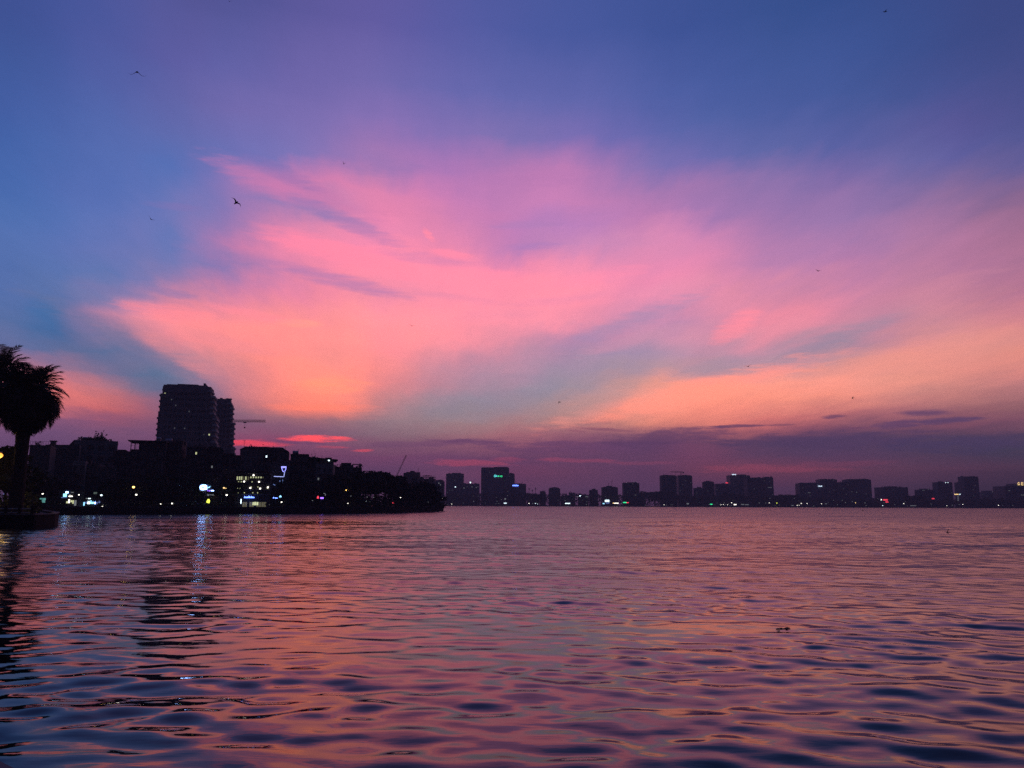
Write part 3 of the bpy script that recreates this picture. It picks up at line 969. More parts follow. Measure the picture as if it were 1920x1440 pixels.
house(500, 537, 868, 232, 'dark house wearing the blue neon outline', 'dark', bays=2, floors=5)
r, w, h, fh, dp = house(541, 574, 854, 252, 'dark house with a round water tank on its stepped roof', 'dark', bays=3, floors=6, tanks=1)
MB().box(-w / 2 - 1.4, -w / 2 - 0.01, 1, dp, 0, h - 1.5).build('side_wing', M['dark'], r)
r, w, h, fh, dp = house(571, 622, 862, 256, 'flat roofed block with an overhanging tilted roof slab and one white roof light', 'dark', bays=4, floors=6, roof='none')
MB().face_prism([(-w / 2 - 0.3, h + 0.55), (w / 2 + 1.3, h - 0.25), (w / 2 + 1.3, h + 0.15), (-w / 2 - 0.3, h + 0.95)], -1.0, dp + 0.3).build('roof', M['roof'], r)
MB().box(-w / 2, w / 2, 0.2, dp - 0.2, h + 0.002, h + 0.24).build('roof_step', M['dark'], r)
add_mast(r, 0.6, 0.5, h + 0.3, 1.3, 0, 'vent_pipe')
MB().ball((w / 2 - 1.6, -0.5, h - 0.15), 0.3).build('roof_light', G['cool'], r)
house(590, 622, 873, 238, 'house with pale balcony fronts stacked below the tilted roof slab', 'pale', bays=3, floors=5, balcony=(1, 2, 3, 4), ww=0.9, lit=((3, 0, 'dim'), (2, 0, 'dim')))
r, w, h, fh, dp = house(622, 642, 878, 262, 'low dark house between the tilted roof slab and the pergola house', 'dark', bays=2, floors=5)
r, w, h, fh, dp = house(636, 676, 876, 268, 'house with a square roof room and an open pergola beside it', 'dark', bays=3, floors=5, roof='none')
MB().box(-w / 2 + 0.2, -w / 2 + 3.6, 0.5, 5, h + 0.003, h + 1.5).build('roof_room', M['plaster'], r)
add_pergola(r, -w / 2 + 4.3, w / 2 - 0.4, 0.6, 4.0, h, 1.1, 9)

# cafe with lit floors
o, w, h = frame_of(441, 503, 884, 218)
cafe = thing('cafe_building', 'three storey cafe with yellow lit windows and blue sign over its entrance', 'cafe', o, math.radians(14))
MB().box(-w / 2, w / 2, 0, 10, 0, h).build('wall', M['dark'], cafe)
MB().box(-w / 2 - 0.4, w / 2 + 0.4, -0.6, 10.3, h + 0.01, h + 0.35).build('roof', M['roof'], cafe)


def cafe_z(py):
    return at(470, py, 218).z - GROUND


def cafe_x(px):
    return at(px, 900, 218).x - o.x


for i, px in enumerate((446.5, 450.5, 454, 457.5, 461.5, 466, 470.5, 475, 479.5, 484, 488.5, 492)):
    tall = i < 6
    z1 = cafe_z(893)
    z0 = cafe_z(900 if tall else 896.5)
    lit = 'cafe' if i not in (3, 5, 11) else 'cafedim'
    win(cafe, cafe_x(px), z0, -0.002, 0.50, z1 - z0, lit)
bl = [(449, 903.5), (454, 903.5), (459, 903.2), (473, 903.5), (485.5, 903.5), (448, 916), (452, 916), (458, 914.5), (472, 913), (470.5, 915), (484, 913), (488, 916), (502, 913.5), (501, 915.5), (445.5, 924), (449, 924), (460.5, 924), (475.5, 924), (484, 924), (475, 891)]
for i, (px, py) in enumerate(bl):
    big = (px, py) in ((459, 903.2), (485.5, 903.5), (475, 891), (470.5, 915), (488, 916), (502, 913.5))
    q = MB().ball((0, 0, 0), 0.24 if big else 0.14, 6, 4)
    q.tube((0, 0, 0), (0, 0.3, 0.0), 0.03, n=4)
    q.build('bulb_lamp', G['white'] if big else G['cafe'], cafe, (cafe_x(px), -0.28, cafe_z(py)))
for px in (462, 474, 487, 496):
    win(cafe, cafe_x(px), 0.25, -0.002, 1.4, 1.7, 'cafedim')
MB().box(cafe_x(482) - 0.9, cafe_x(482) + 0.6, -0.10, -0.002, 1.0, 1.9).build('menu_board', G['cafe'], cafe)
MB().box(cafe_x(455), cafe_x(458), -0.12, -0.002, 0.1, 1.9).build('door', M['ochre'], cafe)

# terrace slabs so that the front reads as storeys
for py in (888, 905.5, 919, 927.5):
    z = cafe_z(py)
    MB().box(-w / 2 - 0.3, w / 2 + 0.3, -0.9, -0.003, z, z + 0.14).build('terrace_slab', M['concrete'], cafe)


# ------------------------------------------------------------------ twin residential towers
def tower(px0, px1, ytop, depth, label, tiers, fronts, rz, lit=(), roofbits=()):
    """tiers: (fraction of height from, to, extra width each side) ; fronts: bays across the face"""
    o, w, h = frame_of(px0, px1, ytop, depth)
    root = thing('apartment_tower', label, 'tower', o, rz)
    hw = w / 2
    deep = w * 0.5
    bow = w * 0.018

    def outline(xl, xr, grow=0.0):
        n = 6
        pts = []
        for i in range(n + 1):
            s = i / n
            x = xl + (xr - xl) * s
            pts.append((x, -bow * (1 - (2 * s - 1) ** 2) - grow))
        pts += [(xr, deep), (xl, deep)]
        return pts

    fh = 3.35
    nfl = int(h / fh)
    fh = h / nfl
    core = MB()
    for (f0, f1, gl, gr) in tiers:
        core.prism(outline(-hw + gl, hw - gr - 2.6), h * f0 + (0.002 if f0 else 0), h * f1)
    core.build('wall', M['tower'], root)
    # side wing that carries the balconies
    wing = MB()
    for (f0, f1, gl, gr) in tiers:
        wing.box(hw - gr - 2.598, hw - gr - 0.9, 0.5, deep - 1.0, h * f0 + (0.002 if f0 else 0), h * f1 - 0.2)
    wing.build('side_wing', M['pale'], root)
    for k in range(2, nfl):
        zf = k * fh / h
        tr = next(t for t in tiers if t[0] <= zf < t[1] + 1e-6)
        x1 = hw - tr[3]
        b = MB().box(x1 - 2.55, x1, -0.9, deep * 0.75, k * fh - 0.1, k * fh + 0.12)
        b.box(x1 - 0.10, x1, -0.9, deep * 0.75, k * fh + 0.122, k * fh + 1.0)
        b.box(x1 - 2.55, x1 - 0.102, -0.9, -0.8, k * fh + 0.122, k * fh + 1.0)
        b.build('balcony', M['balcony'], root)
        xl = -hw + tr[2]
        b2 = MB().box(xl - 0.7, xl - 0.003, 0.6, 4.0, k * fh - 0.1, k * fh + 0.9)
        b2.build('balcony', M['tower'], root)
    wm = window_mesh(w / fronts * 0.62, 1.7)
    wl = window_mesh(0.95, 1.0, G['cafe'])
    wd = window_mesh(0.8, 0.9, G['faint'])
    for k in range(0, nfl - 1):
        band = MB()
        zf = (k + 0.5) * fh / h
        tr = next(t for t in tiers if t[0] <= zf < t[1] + 1e-6)
        xl, xr = -hw + tr[2], hw - tr[3] - 2.6
        pts = outline(xl, xr)
        for (a, b) in zip(pts[:6], pts[1:7]):
            d = (b[1] - a[1]) / (b[0] - a[0])
            band._add([(a[0], a[1] - 0.10, k * fh - 0.10), (b[0], b[1] - 0.10, k * fh - 0.10), (b[0], b[1] - 0.10, k * fh + 0.12), (a[0], a[1] - 0.10, k * fh + 0.12),
                       (a[0], a[1] + 0.05, k * fh - 0.10), (b[0], b[1] + 0.05, k * fh - 0.10), (b[0], b[1] + 0.05, k * fh + 0.12), (a[0], a[1] + 0.05, k * fh + 0.12)],
                      [(0, 1, 2, 3), (3, 2, 6, 7), (0, 4, 5, 1)])
        band.build('floor_band', M['tower'], root)
        if k < 4:
            continue
        for c in range(fronts):
            s = (c + 0.5) / fronts
            x = xl + (xr - xl) * s
            y = -bow * (1 - (2 * s - 1) ** 2)
            sl = -bow * (-4 * (2 * s - 1)) / (xr - xl)
            me = wm
            for (lk, lc, lw) in lit:
                if lk == nfl - k and lc == c:
                    me = wl if lw == 'w' else wd
            # chord of the facets, so keep the frame just proud of it
            i = min(int(s * 6), 5)
            a, b = pts[i], pts[i + 1]
            yy = a[1] + (b[1] - a[1]) * (x - a[0]) / (b[0] - a[0])
            sl = (b[1] - a[1]) / (b[0] - a[0])
            q = link('window', me, root, (x, yy - 0.004, k * fh + 0.85), (0, 0, math.atan(sl)))
            if me is not wm:
                q['label'] = 'lit window'
    for c in (0.0, 0.25, 0.5, 0.75, 1.0):
        tr = tiers[0]
        xl, xr = -hw + max(t[2] for t in tiers), hw - max(t[3] for t in tiers) - 2.6
        x = xl + (xr - xl) * c
        y = -bow * (1 - (2 * c - 1) ** 2)
        MB().box(x - 0.3, x + 0.3, y - 0.35, y + 0.3, 0, h * 0.985).build('pilaster', M['tower'], root)

    for (x0, x1, z, hh) in roofbits:
        MB().box(-hw + x0 * w, -hw + x1 * w, 1.0 + 0.02 * hh, deep * 0.6, h * z + 0.004, h * z + hh).build('roof_plant_room', M['concrete'], root)
    return root


tower(286, 402, 723, 455, 'taller and wider twin apartment tower with a gently arched roofline',
      [(0.0, 0.16, 0.0, 0.0), (0.16, 0.52, 0.35, 1.0), (0.52, 0.76, 0.8, 2.4), (0.76, 0.925, 1.3, 4.3), (0.925, 1.0, 2.6, 6.2)], 11, math.radians(15),
      lit=((2, 0, 'w'), (3, 2, 'd'), (5, 6, 'd'), (8, 3, 'd'), (8, 5, 'd'), (9, 9, 'd'), (9, 10, 'w'), (12, 9, 'd'), (4, 3, 'd')),
      roofbits=((0.12, 0.28, 1.0, 0.5), (0.28, 0.60, 1.0, 0.9), (0.60, 0.74, 1.0, 0.5), (0.68, 0.71, 1.0, 1.9)))
tower(392, 434, 748, 530, 'slimmer apartment tower half hidden behind its taller twin',
      [(0.0, 0.55, 0.0, 0.0), (0.55, 0.78, 0.0, 1.2), (0.78, 0.95, 0.0, 2.6), (0.95, 1.0, 0.0, 4.2)], 4, math.radians(13), lit=((17, 2, 'w'),),
      roofbits=((0.2, 0.3, 1.0, 0.8), (0.45, 0.7, 1.0, 0.6)))


# ------------------------------------------------------------------ cranes
def lattice(mb, a, b, wd, ht, n, r=0.10, up=Vector((0, 0, 1)), tri=True):
    a, b = Vector(a), Vector(b)
    d = (b - a)
    s = d.normalized().cross(up).normalized() * (wd / 2)
    t = up.normalized() * ht if tri else d.normalized().cross(s).normalized() * ht
    rails = [s, -s, t] if tri else [s + t * .5, -s + t * .5, -s - t * .5, s - t * .5]
    for q in rails:
        mb.tube(a + q, b + q, r, n=4)
    for i in range(n):
        p0, p1 = a + d * (i / n), a + d * ((i + 1) / n)
        m = (p0 + p1) / 2
        for j in range(len(rails)):
            k = (j + 1) % len(rails)
            mb.tube(p0 + rails[j], m + rails[k], r * 0.6, n=3)
            mb.tube(m + rails[k], p1 + rails[j], r * 0.6, n=3)


def tower_crane(label, px_m, px_tip, py_jib, depth, tail=14.0, hook_px=None):
    top = at(px_m, py_jib, depth)
    tip = at(px_tip, py_jib, depth)
    L_ = tip.x - top.x
    H = top.z - GROUND
    root = thing('tower_crane', label, 'crane', (top.x, depth, GROUND))
    mb = MB()
    lattice(mb, (0, 0, 0), (0, 0, H - 1.2), 1.8, 1.8, 26, 0.13, Vector((0, 1, 0)), tri=False)
    mb.build('mast', M['crane'], root)
    mb = MB()
    lattice(mb, (math.copysign(1.0, L_), 0, H - 0.6), (L_, 0, H - 0.6), 1.3, 1.5, 22, 0.13)
    mb.build('jib', M['crane'], root)
    mb = MB()
    lattice(mb, (-math.copysign(1.0, L_), 0, H - 0.6), (-math.copysign(tail, L_), 0, H - 0.6), 1.3, 1.2, 7, 0.13)
    mb.build('counter_jib', M['crane'], root)
    MB().box(-0.9, 0.9, -1.9, -0.7, H - 1.1, H + 0.9).build('cab', M['metal'], root)
    x = -math.copysign(tail - 1.5, L_)
    MB().box(x - 1.4, x + 1.4, -0.6, 0.6, H - 2.6, H - 0.7).build('counterweight', M['concrete'], root)
    hx = (at(hook_px, py_jib, depth).x - top.x) if hook_px else L_ * 0.5
    tr = MB().box(hx - 0.9, hx + 0.9, -0.7, 0.7, H - 1.3, H - 0.72).build('trolley', M['metal'], root)
    hk = MB().tube((hx, 0, H - 4.2), (hx, 0, H - 1.3), 0.06, n=4).box(hx - 0.45, hx + 0.45, -0.3, 0.3, H - 5.2, H - 4.2)
    hk.build('hook_block', M['metal'], tr)
    return root


tower_crane('tower crane whose long lattice jib points out behind the twin towers', 424, 498, 789.5, 560, hook_px=459.5)


def luffing_crane(label, px0, py0, px1, py1, depth):
    a, b = at(px0, py0, depth), at(px1, py1, depth)
    root = thing('luffing_crane', label, 'crane', (a.x, depth, GROUND))
    mb = MB()
    lattice(mb, (0, 0, 0), (0, 0, a.z - GROUND), 1.8, 1.8, 14, 0.13, Vector((0, 1, 0)), tri=False)
    mb.build('mast', M['crane'], root)
    mb = MB()
    lattice(mb, (0, 0, a.z - GROUND), (b.x - a.x, 0, b.z - GROUND), 0.9, 0.5, 14, 0.09, Vector((0, 1, 0)))
    mb.build('jib', M['crane'], root)
    MB().box(-2.6, -0.2, -0.8, 0.8, a.z - GROUND - 1.6, a.z - GROUND - 0.2).build('counterweight', M['concrete'], root)
    return root


luffing_crane('thin luffing crane jib slanting up beyond the treed point', 741, 898, 762, 853, 620)

# blocks standing behind the treed point


def block(px0, px1, ytop, depth, label, mat='tower', rz=0.0, base=0.9, crown=(), steps=(), lit=(), bay=4.2, floor=3.5, name='tower_block', cat='tower', sign=None, cham=0.0, deep=None, rail=False):
    """a distant tower: wall volume(s), real window reveals joined as one part, roof plant, lit windows and signs"""
    o, w, h = frame_of(px0, px1, ytop, depth, base)
    root = thing(name, label, cat, o, rz)
    hw = w / 2
    deep = deep or min(max(w * 0.7, 14), 40)
    c = cham * w
    poly = [(-hw + c, 0), (hw - c, 0), (hw, c), (hw, deep - c), (hw - c, deep), (-hw + c, deep), (-hw, deep - c), (-hw, c)] if c else [(-hw, 0), (hw, 0), (hw, deep), (-hw, deep)]
    MB().prism(poly, 0, h).build('wall', M[mat], root)
    g = MB()
    nf, nb = max(3, int(h / floor)), max(3, int((w - 2 * c) / bay))
    ux = (w - 2 * c) / nb
    uz = h / nf
    for k in range(1, nf):
        g.box(-hw + c, hw - c, -0.35, -0.003, k * uz - 0.18, k * uz + 0.18)
    for b in range(nb + 1):
        x = -hw + c + ux * b
        g.box(x - 0.4, x + 0.4, -0.5, -0.352 if False else -0.36, 0.3, h - 0.4)
    gg = g.build('facade_grid', M[mat], root)
    gg['kind'] = 'stuff'
    p = MB()
    for k in range(nf):
        for b in range(nb):
            if RNG.random() < 0.82:
                x = -hw + c + ux * (b + 0.5)
                p.box(x - ux * 0.30, x + ux * 0.30, -0.16, -0.004, k * uz + uz * 0.3, k * uz + uz * 0.8)
    pp = p.build('window_grid', M['glass'], root)
    pp['kind'] = 'stuff'
    for i, (x0, x1, hh) in enumerate(crown):
        MB().box(-hw + x0 * w, -hw + x1 * w, deep * 0.15 + i * 0.01, deep * 0.7, h + 0.003, h + hh).build('roof_plant_room', M[mat], root)
    for (x0, x1, f) in steps:
        MB().box(-hw + x0 * w, -hw + x1 * w, 1.0, deep - 1.0, 0, h * f).build('side_wing', M[mat], root)
    for (px, py, kind, ww, hh) in lit:
        q = at(px, py, depth)
        x, z = q.x - o.x, q.z - base
        MB().box(x - ww / 2, x + ww / 2, -0.62, -0.52, z - hh / 2, z + hh / 2).build('lit_window', G[kind], root)
    # a few dimly lit rooms
    for _ in range(int(RNG.integers(1, 5))):
        kx, kz = int(RNG.integers(0, nb)), int(RNG.integers(nf // 3, nf))
        x, z = -hw + c + ux * (kx + 0.5), uz * (kz + 0.55)
        MB().box(x - 0.7, x + 0.7, -0.62, -0.50, z - 0.55, z + 0.55).build('lit_window', G['faint'], root)
    # tanks, lift housings and aerials that break the roofline
    q = MB()
    for _ in range(int(RNG.integers(4, 9))):
        x, y = RNG.uniform(-hw * 0.9, hw * 0.9), RNG.uniform(1, deep - 2)
        if RNG.random() < 0.3:
            q.box(x - 0.16, x + 0.16, y, y + 0.3, h + 0.002, h + RNG.uniform(2.5, 5.0))
        else:
            a, b = RNG.uniform(0.5, 2.2), RNG.uniform(0.6, 1.9)
            q.box(x - a, x + a, y, y + 1.5, h + 0.002, h + b)
    qq = q.build('roof_fittings', M[mat], root)
    qq['kind'] = 'stuff'
    return root, o, w, h, deep


def ring(mb, cx, cz, r, t, y=-0.6, a0=0.0, a1=6.283, n=14, d=0.3, sx=1.0):
    for i in range(n):
        b0, b1 = a0 + (a1 - a0) * i / n, a0 + (a1 - a0) * (i + 1) / n
        pts = [(cx + sx * r * math.cos(b0), cz + r * math.sin(b0)), (cx + sx * r * math.cos(b1), cz + r * math.sin(b1)), (cx + sx * (r - t) * math.cos(b1), cz + (r - t) * math.sin(b1)), (cx + sx * (r - t) * math.cos(b0), cz + (r - t) * math.sin(b0))]
        mb.face_prism(pts[::-1], y - d, y)
    return mb


# nearer towers showing over the treed point
block(745, 757, 897.5, 640, 'low stepped block just left of the tower beside the luffing crane', 'dark', base=GROUND)
block(756, 783, 886.5, 660, 'hazy tower rising straight behind the trees of the point', 'dark', base=GROUND, crown=((0.15, 0.8, 0.8),))
r, o, w, h, dp = block(783, 813, 897.5, 640, 'unfinished concrete frame with open top floors behind the treed point', 'concrete', base=GROUND)
fr = MB()
for i in range(7):
    x = -w / 2 + w * i / 6
    for y in (0.4, dp - 0.8):
        fr.box(x - 0.12, x + 0.12, y, y + 0.25, h + 0.003, h + 2.2 + (0.9 if i % 2 else 0))
fr.box(-w / 2, w / 2, 0.3, dp - 0.3, h + 1.4, h + 1.62)
fr.box(-w * 0.25, w * 0.22, 1.0, dp - 1, h + 2.6, h + 2.75)
fr.build('scaffold', M['metal'], r)
block(815, 831, 902, 820, 'small open topped block between the point and the square far tower', 'tower', base=GROUND, lit=((823, 906, 'dim', 1.0, 0.9), (826, 909, 'dim', 0.8, 0.8)), crown=((0.1, 0.9, 1.2),))

FAR = []


def far(*a, **k):
    r = block(*a, **k)
    FAR.append(r)
    return r


far(836, 868, 888, 1450, 'square far tower left of the block with the roof crane', 'tower_blue', crown=((0.3, 0.85, 1.6),), lit=((854, 913, 'cool', 2.0, 2.0),))
r, o, w, h, dp = far(868, 898, 907, 1400, 'lower far block with a bright roof light and a small roof crane', 'tower_blue', lit=((870, 915, 'dim', 1.2, 2), (885, 913, 'dim', 1.2, 1.5), (893, 914, 'dim', 1.2, 1.5), (882, 904.8, 'cool', 2.4, 2.4)))
k = MB().tube((0, 2, h), (0, 2, h + 4.5), 0.3, n=5)
k.tube((-2, 2, h + 3.6), (6, 2, h + 5.2), 0.22, n=4)
k.build('roof_crane', M['crane'], r)
r, o, w, h, dp = far(902, 954, 877, 1500, 'biggest far tower with the green lit sign on its face', 'tower_blue', crown=((0.02, 0.44, 1.0), (0.44, 0.97, 1.8)))


def sign_on(root, o, depth, base):
    return lambda px, py: (at(px, py, depth).x - o.x, at(px, py, depth).z - base)


f = sign_on(r, o, 1500, 0.9)
x, z = f(928.4, 892.4)
b = MB()
ring(b, x, z, 2.3, 1.3)
x, z = f(931.6, 892.8)
b.box(x - 1.0, x + 1.0, -0.9, -0.6, z - 1.0, z + 0.9)
s = b.build('sign_letter', G['aqua'], r)
x, z = f(934.4, 892.8)
b = MB().box(x - 1.3, x + 1.3, -0.9, -0.6, z - 0.9, z + 0.8)
b.face_prism([(x - 0.6, z - 1.8), (x + 0.3, z - 0.85), (x + 1.4, z + 1.9), (x + 0.4, z + 1.9)], -1.2, -0.901)
x, z = f(937.6, 892.8)
b.box(x - 0.9, x + 0.9, -0.9, -0.6, z - 0.8, z + 0.8)
x, z = f(940.5, 892.9)
ring(b, x, z, 1.6, 0.8)
b.build('sign_letter', G['green'], r)
far(953, 964.5, 888, 1560, 'narrow far slab tucked against the right flank of the green signed tower', 'tower_blue', crown=((0.2, 0.6, 1.5),))
r, o, w, h, dp = far(951, 986, 907.5, 1380, 'far block wearing the bright blue sign near its roof', 'tower', crown=((0.15, 0.8, 1.0),))
f = sign_on(r, o, 1380, 0.9)
x, z = f(966.5, 910.4)
b = MB()
for i in range(5):
    xx = x - 4.2 + i * 2.1
    b.box(xx - 0.95, xx + 0.95, -0.95, -0.6, z - 1.0, z + (1.2 if i % 2 else 0.9))
b.build('sign_letter', G['blue'], r)
far(944, 966, 916, 1330, 'dark low block in front of the blue signed block', 'tower_dark')
far(1013, 1023, 922.5, 1340, 'little dark block left of the round topped one', 'tower_dark')
r, o, w, h, dp = far(1029.5, 1050, 916, 1400, 'far block with a shallow domed roof', 'tower')
MB().face_prism([(-w / 2 + 0.3, h + 0.003), (w / 2 - 0.3, h + 0.003), (w / 2 - 2.5, h + 1.6), (w * 0.15, h + 2.3), (-w * 0.2, h + 2.3), (-w / 2 + 2.2, h + 1.5)], 1, dp - 1).build('roof', M['tower'], r)
far(1068, 1078, 925, 1330, 'squat grey block above the white far lights', 'tower_dark')
far(1106, 1121.5, 919, 1350, 'small far block with cut corners and a peaked roof house', 'tower_dark', cham=0.12, crown=((0.3, 0.72, 2.2),))
r, o, w, h, dp = far(1130, 1158.5, 913.5, 1360, 'stepped far block carrying two thin roof masts', 'tower_dark', crown=((0.12, 0.84, 0.9), (0.32, 0.62, 2.4)))
mb = MB().tube((-1.6, 5, h + 2.4), (-1.6, 5, h + 6.6), 0.25, n=5)
mb.box(-2.2, -1.0, 4.8, 5.2, h + 5.2, h + 6.4)
mb.build('roof_mast', M['metal'], r)
mb = MB().tube((4.2, 5, h + 0.9), (4.2, 5, h + 12.0), 0.30, 0.2, n=5)
mb.box(3.8, 4.6, 4.7, 5.3, h + 8, h + 11.5)
mb.build('roof_mast', M['metal'], r)
far(1170, 1199, 905.5, 1400, 'far block with a crenellated parapet and three pale roof lights', 'tower_dark', crown=((0.02, 0.15, 0.8), (0.3, 0.85, 1.3)), lit=((1175, 904.6, 'dim', 1.2, 0.8), (1188, 903.4, 'dim', 1.2, 0.8), (1193.5, 903.6, 'dim', 1.2, 0.8), (1192, 928, 'dim', 3, 1.0)))
far(1198, 1211, 926, 1360, 'low far block with a small upright stair tower', 'tower_dark', crown=((0.78, 0.98, 2.2),))
far(1241.5, 1269.2, 891.5, 1420, 'dark left one of the pair of equal tall slabs', 'tower_dark', crown=((0.3, 0.5, 1.2), (0.5, 0.95, 0.7)))
r, o, w, h, dp = far(1273.6, 1299, 892, 1440, 'right one of the equal slabs, with a tower crane standing over it', 'tower_blue', crown=((0.02, 0.2, 1.0), (0.3, 0.7, 1.6), (0.75, 0.97, 0.9)))
tower_crane('tiny tower crane standing above the equal far slabs', 1276.5, 1257, 885, 1475, tail=6.0)
far(1304, 1321, 915, 1420, 'lower shoulder block beside the slim peaked far tower', 'tower', crown=((0.35, 0.7, 1.7),))
far(1321, 1339.5, 903.5, 1430, 'slim far tower with a small peaked roof house', 'tower_dark', crown=((0.1, 0.9, 0.8), (0.35, 0.62, 2.2)))
r, o, w, h, dp = far(1343, 1372, 907, 1600, 'pale hazy slab with a red light at its roof edge', 'tower_blue', lit=((1362.3, 905.3, 'red', 4.6, 2.0),))
r, o, w, h, dp = far(1371, 1408, 891, 1580, 'tall pale slab with a white lit sign on its roof corner', 'tower_blue', crown=((0.45, 0.85, 1.6),))
f = sign_on(r, o, 1580, 0.9)
x, z = f(1376, 889.7)
b = MB()
for i in range(4):
    xx = x - 3.3 + i * 2.2
    b.box(xx - 0.95, xx + 0.95, -0.6, -0.2, z - 0.9, z + 1.0)
b.build('sign_letter', G['roofsign'], r)
far(1403, 1437, 896, 1430, 'darkest broad slab standing before the tall pale slab', 'tower_dark', crown=((0.3, 0.75, 0.9),))
far(1434.5, 1451.5, 895, 1560, 'pale slab flanking the darkest broad slab', 'tower_blue', crown=((0.1, 0.5, 1.0),), lit=((1443, 914, 'dim', 8, 0.7),))
far(1501, 1534, 906, 1500, 'far slab with notched roof beside the white lit sign', 'tower_blue', crown=((0.1, 0.42, 0.9), (0.52, 0.97, 1.3)), lit=((1517, 924, 'dim', 5, 0.8),))
r, o, w, h, dp = far(1540, 1571.5, 899, 1500, 'tall far tower with the white lit sign at its lower shoulder', 'tower_blue', steps=((-0.24, 0.0, 0.86),), crown=((0.05, 0.45, 0.9), (0.5, 0.95, 0.7)))
f = sign_on(r, o, 1500, 0.9)
x, z = f(1537.5, 911.5)
b = MB()
for i in range(4):
    xx = x - 2.7 + i * 1.9
    b.box(xx - 0.8, xx + 0.8, -0.9, 0.3, z - 0.9, z + 0.9)
b.build('sign_letter', G['roofsign'], r)
far(1577, 1594, 904, 1480, 'lower half of the broad double slab right of the white signed tower', 'tower_dark')
far(1593.5, 1635.5, 899, 1490, 'broad taller half of the double slab with a notched roofline', 'tower', crown=((0.05, 0.35, 0.7), (0.55, 0.95, 1.3)), lit=((1606, 923, 'dim', 1.5, 1), (1597, 922, 'dim', 1.5, 1)))
far(1656.5, 1704, 913.5, 1480, 'wide low slab above the red and white shore sign', 'tower', crown=((0.3, 0.65, 1.8),))
far(1726.5, 1754, 918, 1450, 'mid height far block with a roof light and a red light below', 'tower', crown=((0.3, 0.75, 1.8),), lit=((1740, 917.3, 'dim', 2, 0.8), (1731, 919.5, 'dim', 5, 0.5)))
far(1761, 1788, 904, 1430, 'square far tower with two white lights on its rooftop edge', 'tower', lit=((1772.8, 905.0, 'cool', 1.6, 1.2), (1777, 904.9, 'cool', 1.6, 1.2)))
far(1800.5, 1812, 904.5, 1450, 'lower shoulder slab attached to the tallest slab of the right skyline', 'tower')
far(1811, 1838, 893.5, 1430, 'tallest slab near the end of the far skyline', 'tower', rz=0.02)
r, o, w, h, dp = far(1842, 1873, 926, 1700, 'faint low stepped block with a thin light strip along its roof', 'tower_blue', crown=((0.12, 0.88, 4.0), (0.28, 0.72, 7.0)), lit=((1864, 922.3, 'dim', 9, 0.7),))
r, o, w, h, dp = far(1887.5, 1942, 911.5, 1400, 'dark block at the frame edge with golden rooftop letters', 'tower_blue', crown=((0.36, 0.98, 4.6),), lit=((1892, 920, 'dim', 3, 0.7), (1917, 928, 'dim', 6, 0.8)))
f = sign_on(r, o, 1400, 0.9)
x, z = f(1913.0, 907.0)
b = MB()
ring(b, x, z, 2.6, 0.9, a0=0.7, a1=6.1, y=4.0, sx=0.8)
b.box(x + 0.2, x + 2.0, 3.7, 4.0, z - 0.9, z - 0.1)
b.build('sign_letter', G['amber'], r)
x, z = f(1919.6, 907.0)
b = MB().box(x - 1.8, x - 0.9, 3.7, 4.0, z - 2.6, z + 2.6)
for q in (-2.2, 0.0, 2.2):
    b.box(x - 0.898, x + 1.8, 3.7, 4.0, z + q - 0.42, z + q + 0.42)
b.build('sign_letter', G['amber'], r)
# low blocks filling the waterfront behind the trees
LOW = [(846, 861, 926, 'low flat block by the two lamps at the tip of the treed point'), (880, 899, 928, 'low flat roofed block under the block with the roof crane'), (924, 942, 927, 'low block at the foot of the green signed tower'), (990, 1011, 931, 'low block under the three thin masts'),
       (1052, 1066, 930, 'low pale block right of the domed block'), (1085, 1103, 928, 'low block with two pale top lights'), (1300, 1318, 930, 'low block below the lower shoulder block'), (1455, 1480, 931, 'long low shed right of the flanking pale slab'),
       (1482, 1500, 932, 'low shed before the notched slab'), (1640, 1655, 934, 'low shed left of the wide low slab'), (1708, 1726, 931, 'low shed with a small roof hut'), (1846, 1885, 936, 'long low shed near the frame edge')]
for (a, b_, y, lab) in LOW:
    block(a, b_, y, 1318, lab, 'tower_dark', base=0.9, name='low_building', cat='building', bay=3.5)


# ------------------------------------------------------------------ trees
def leaf_cloud(mb, centre, rad, n, size, flat=0.8):
    for _ in range(n):
        d = Vector((random.gauss(0, 1), random.gauss(0, 1), random.gauss(0, 1)))
        d.normalize()
        q = random.uniform(0.35, 1.0) ** 0.6
        p = centre + Vector((d.x * rad * q, d.y * rad * q, d.z * rad * flat * q))
        u = Vector((random.gauss(0, 1), random.gauss(0, 1), random.gauss(0, 0.6))).normalized()
        v = u.cross(Vector((random.gauss(0, 1), random.gauss(0, 1), random.gauss(0, 1)))).normalized()
        s = size * random.uniform(0.6, 1.3)
        mb._add([p - u * s, p - v * s * 0.55, p + u * s, p + v * s * 0.55], [(0, 1, 2, 3)])


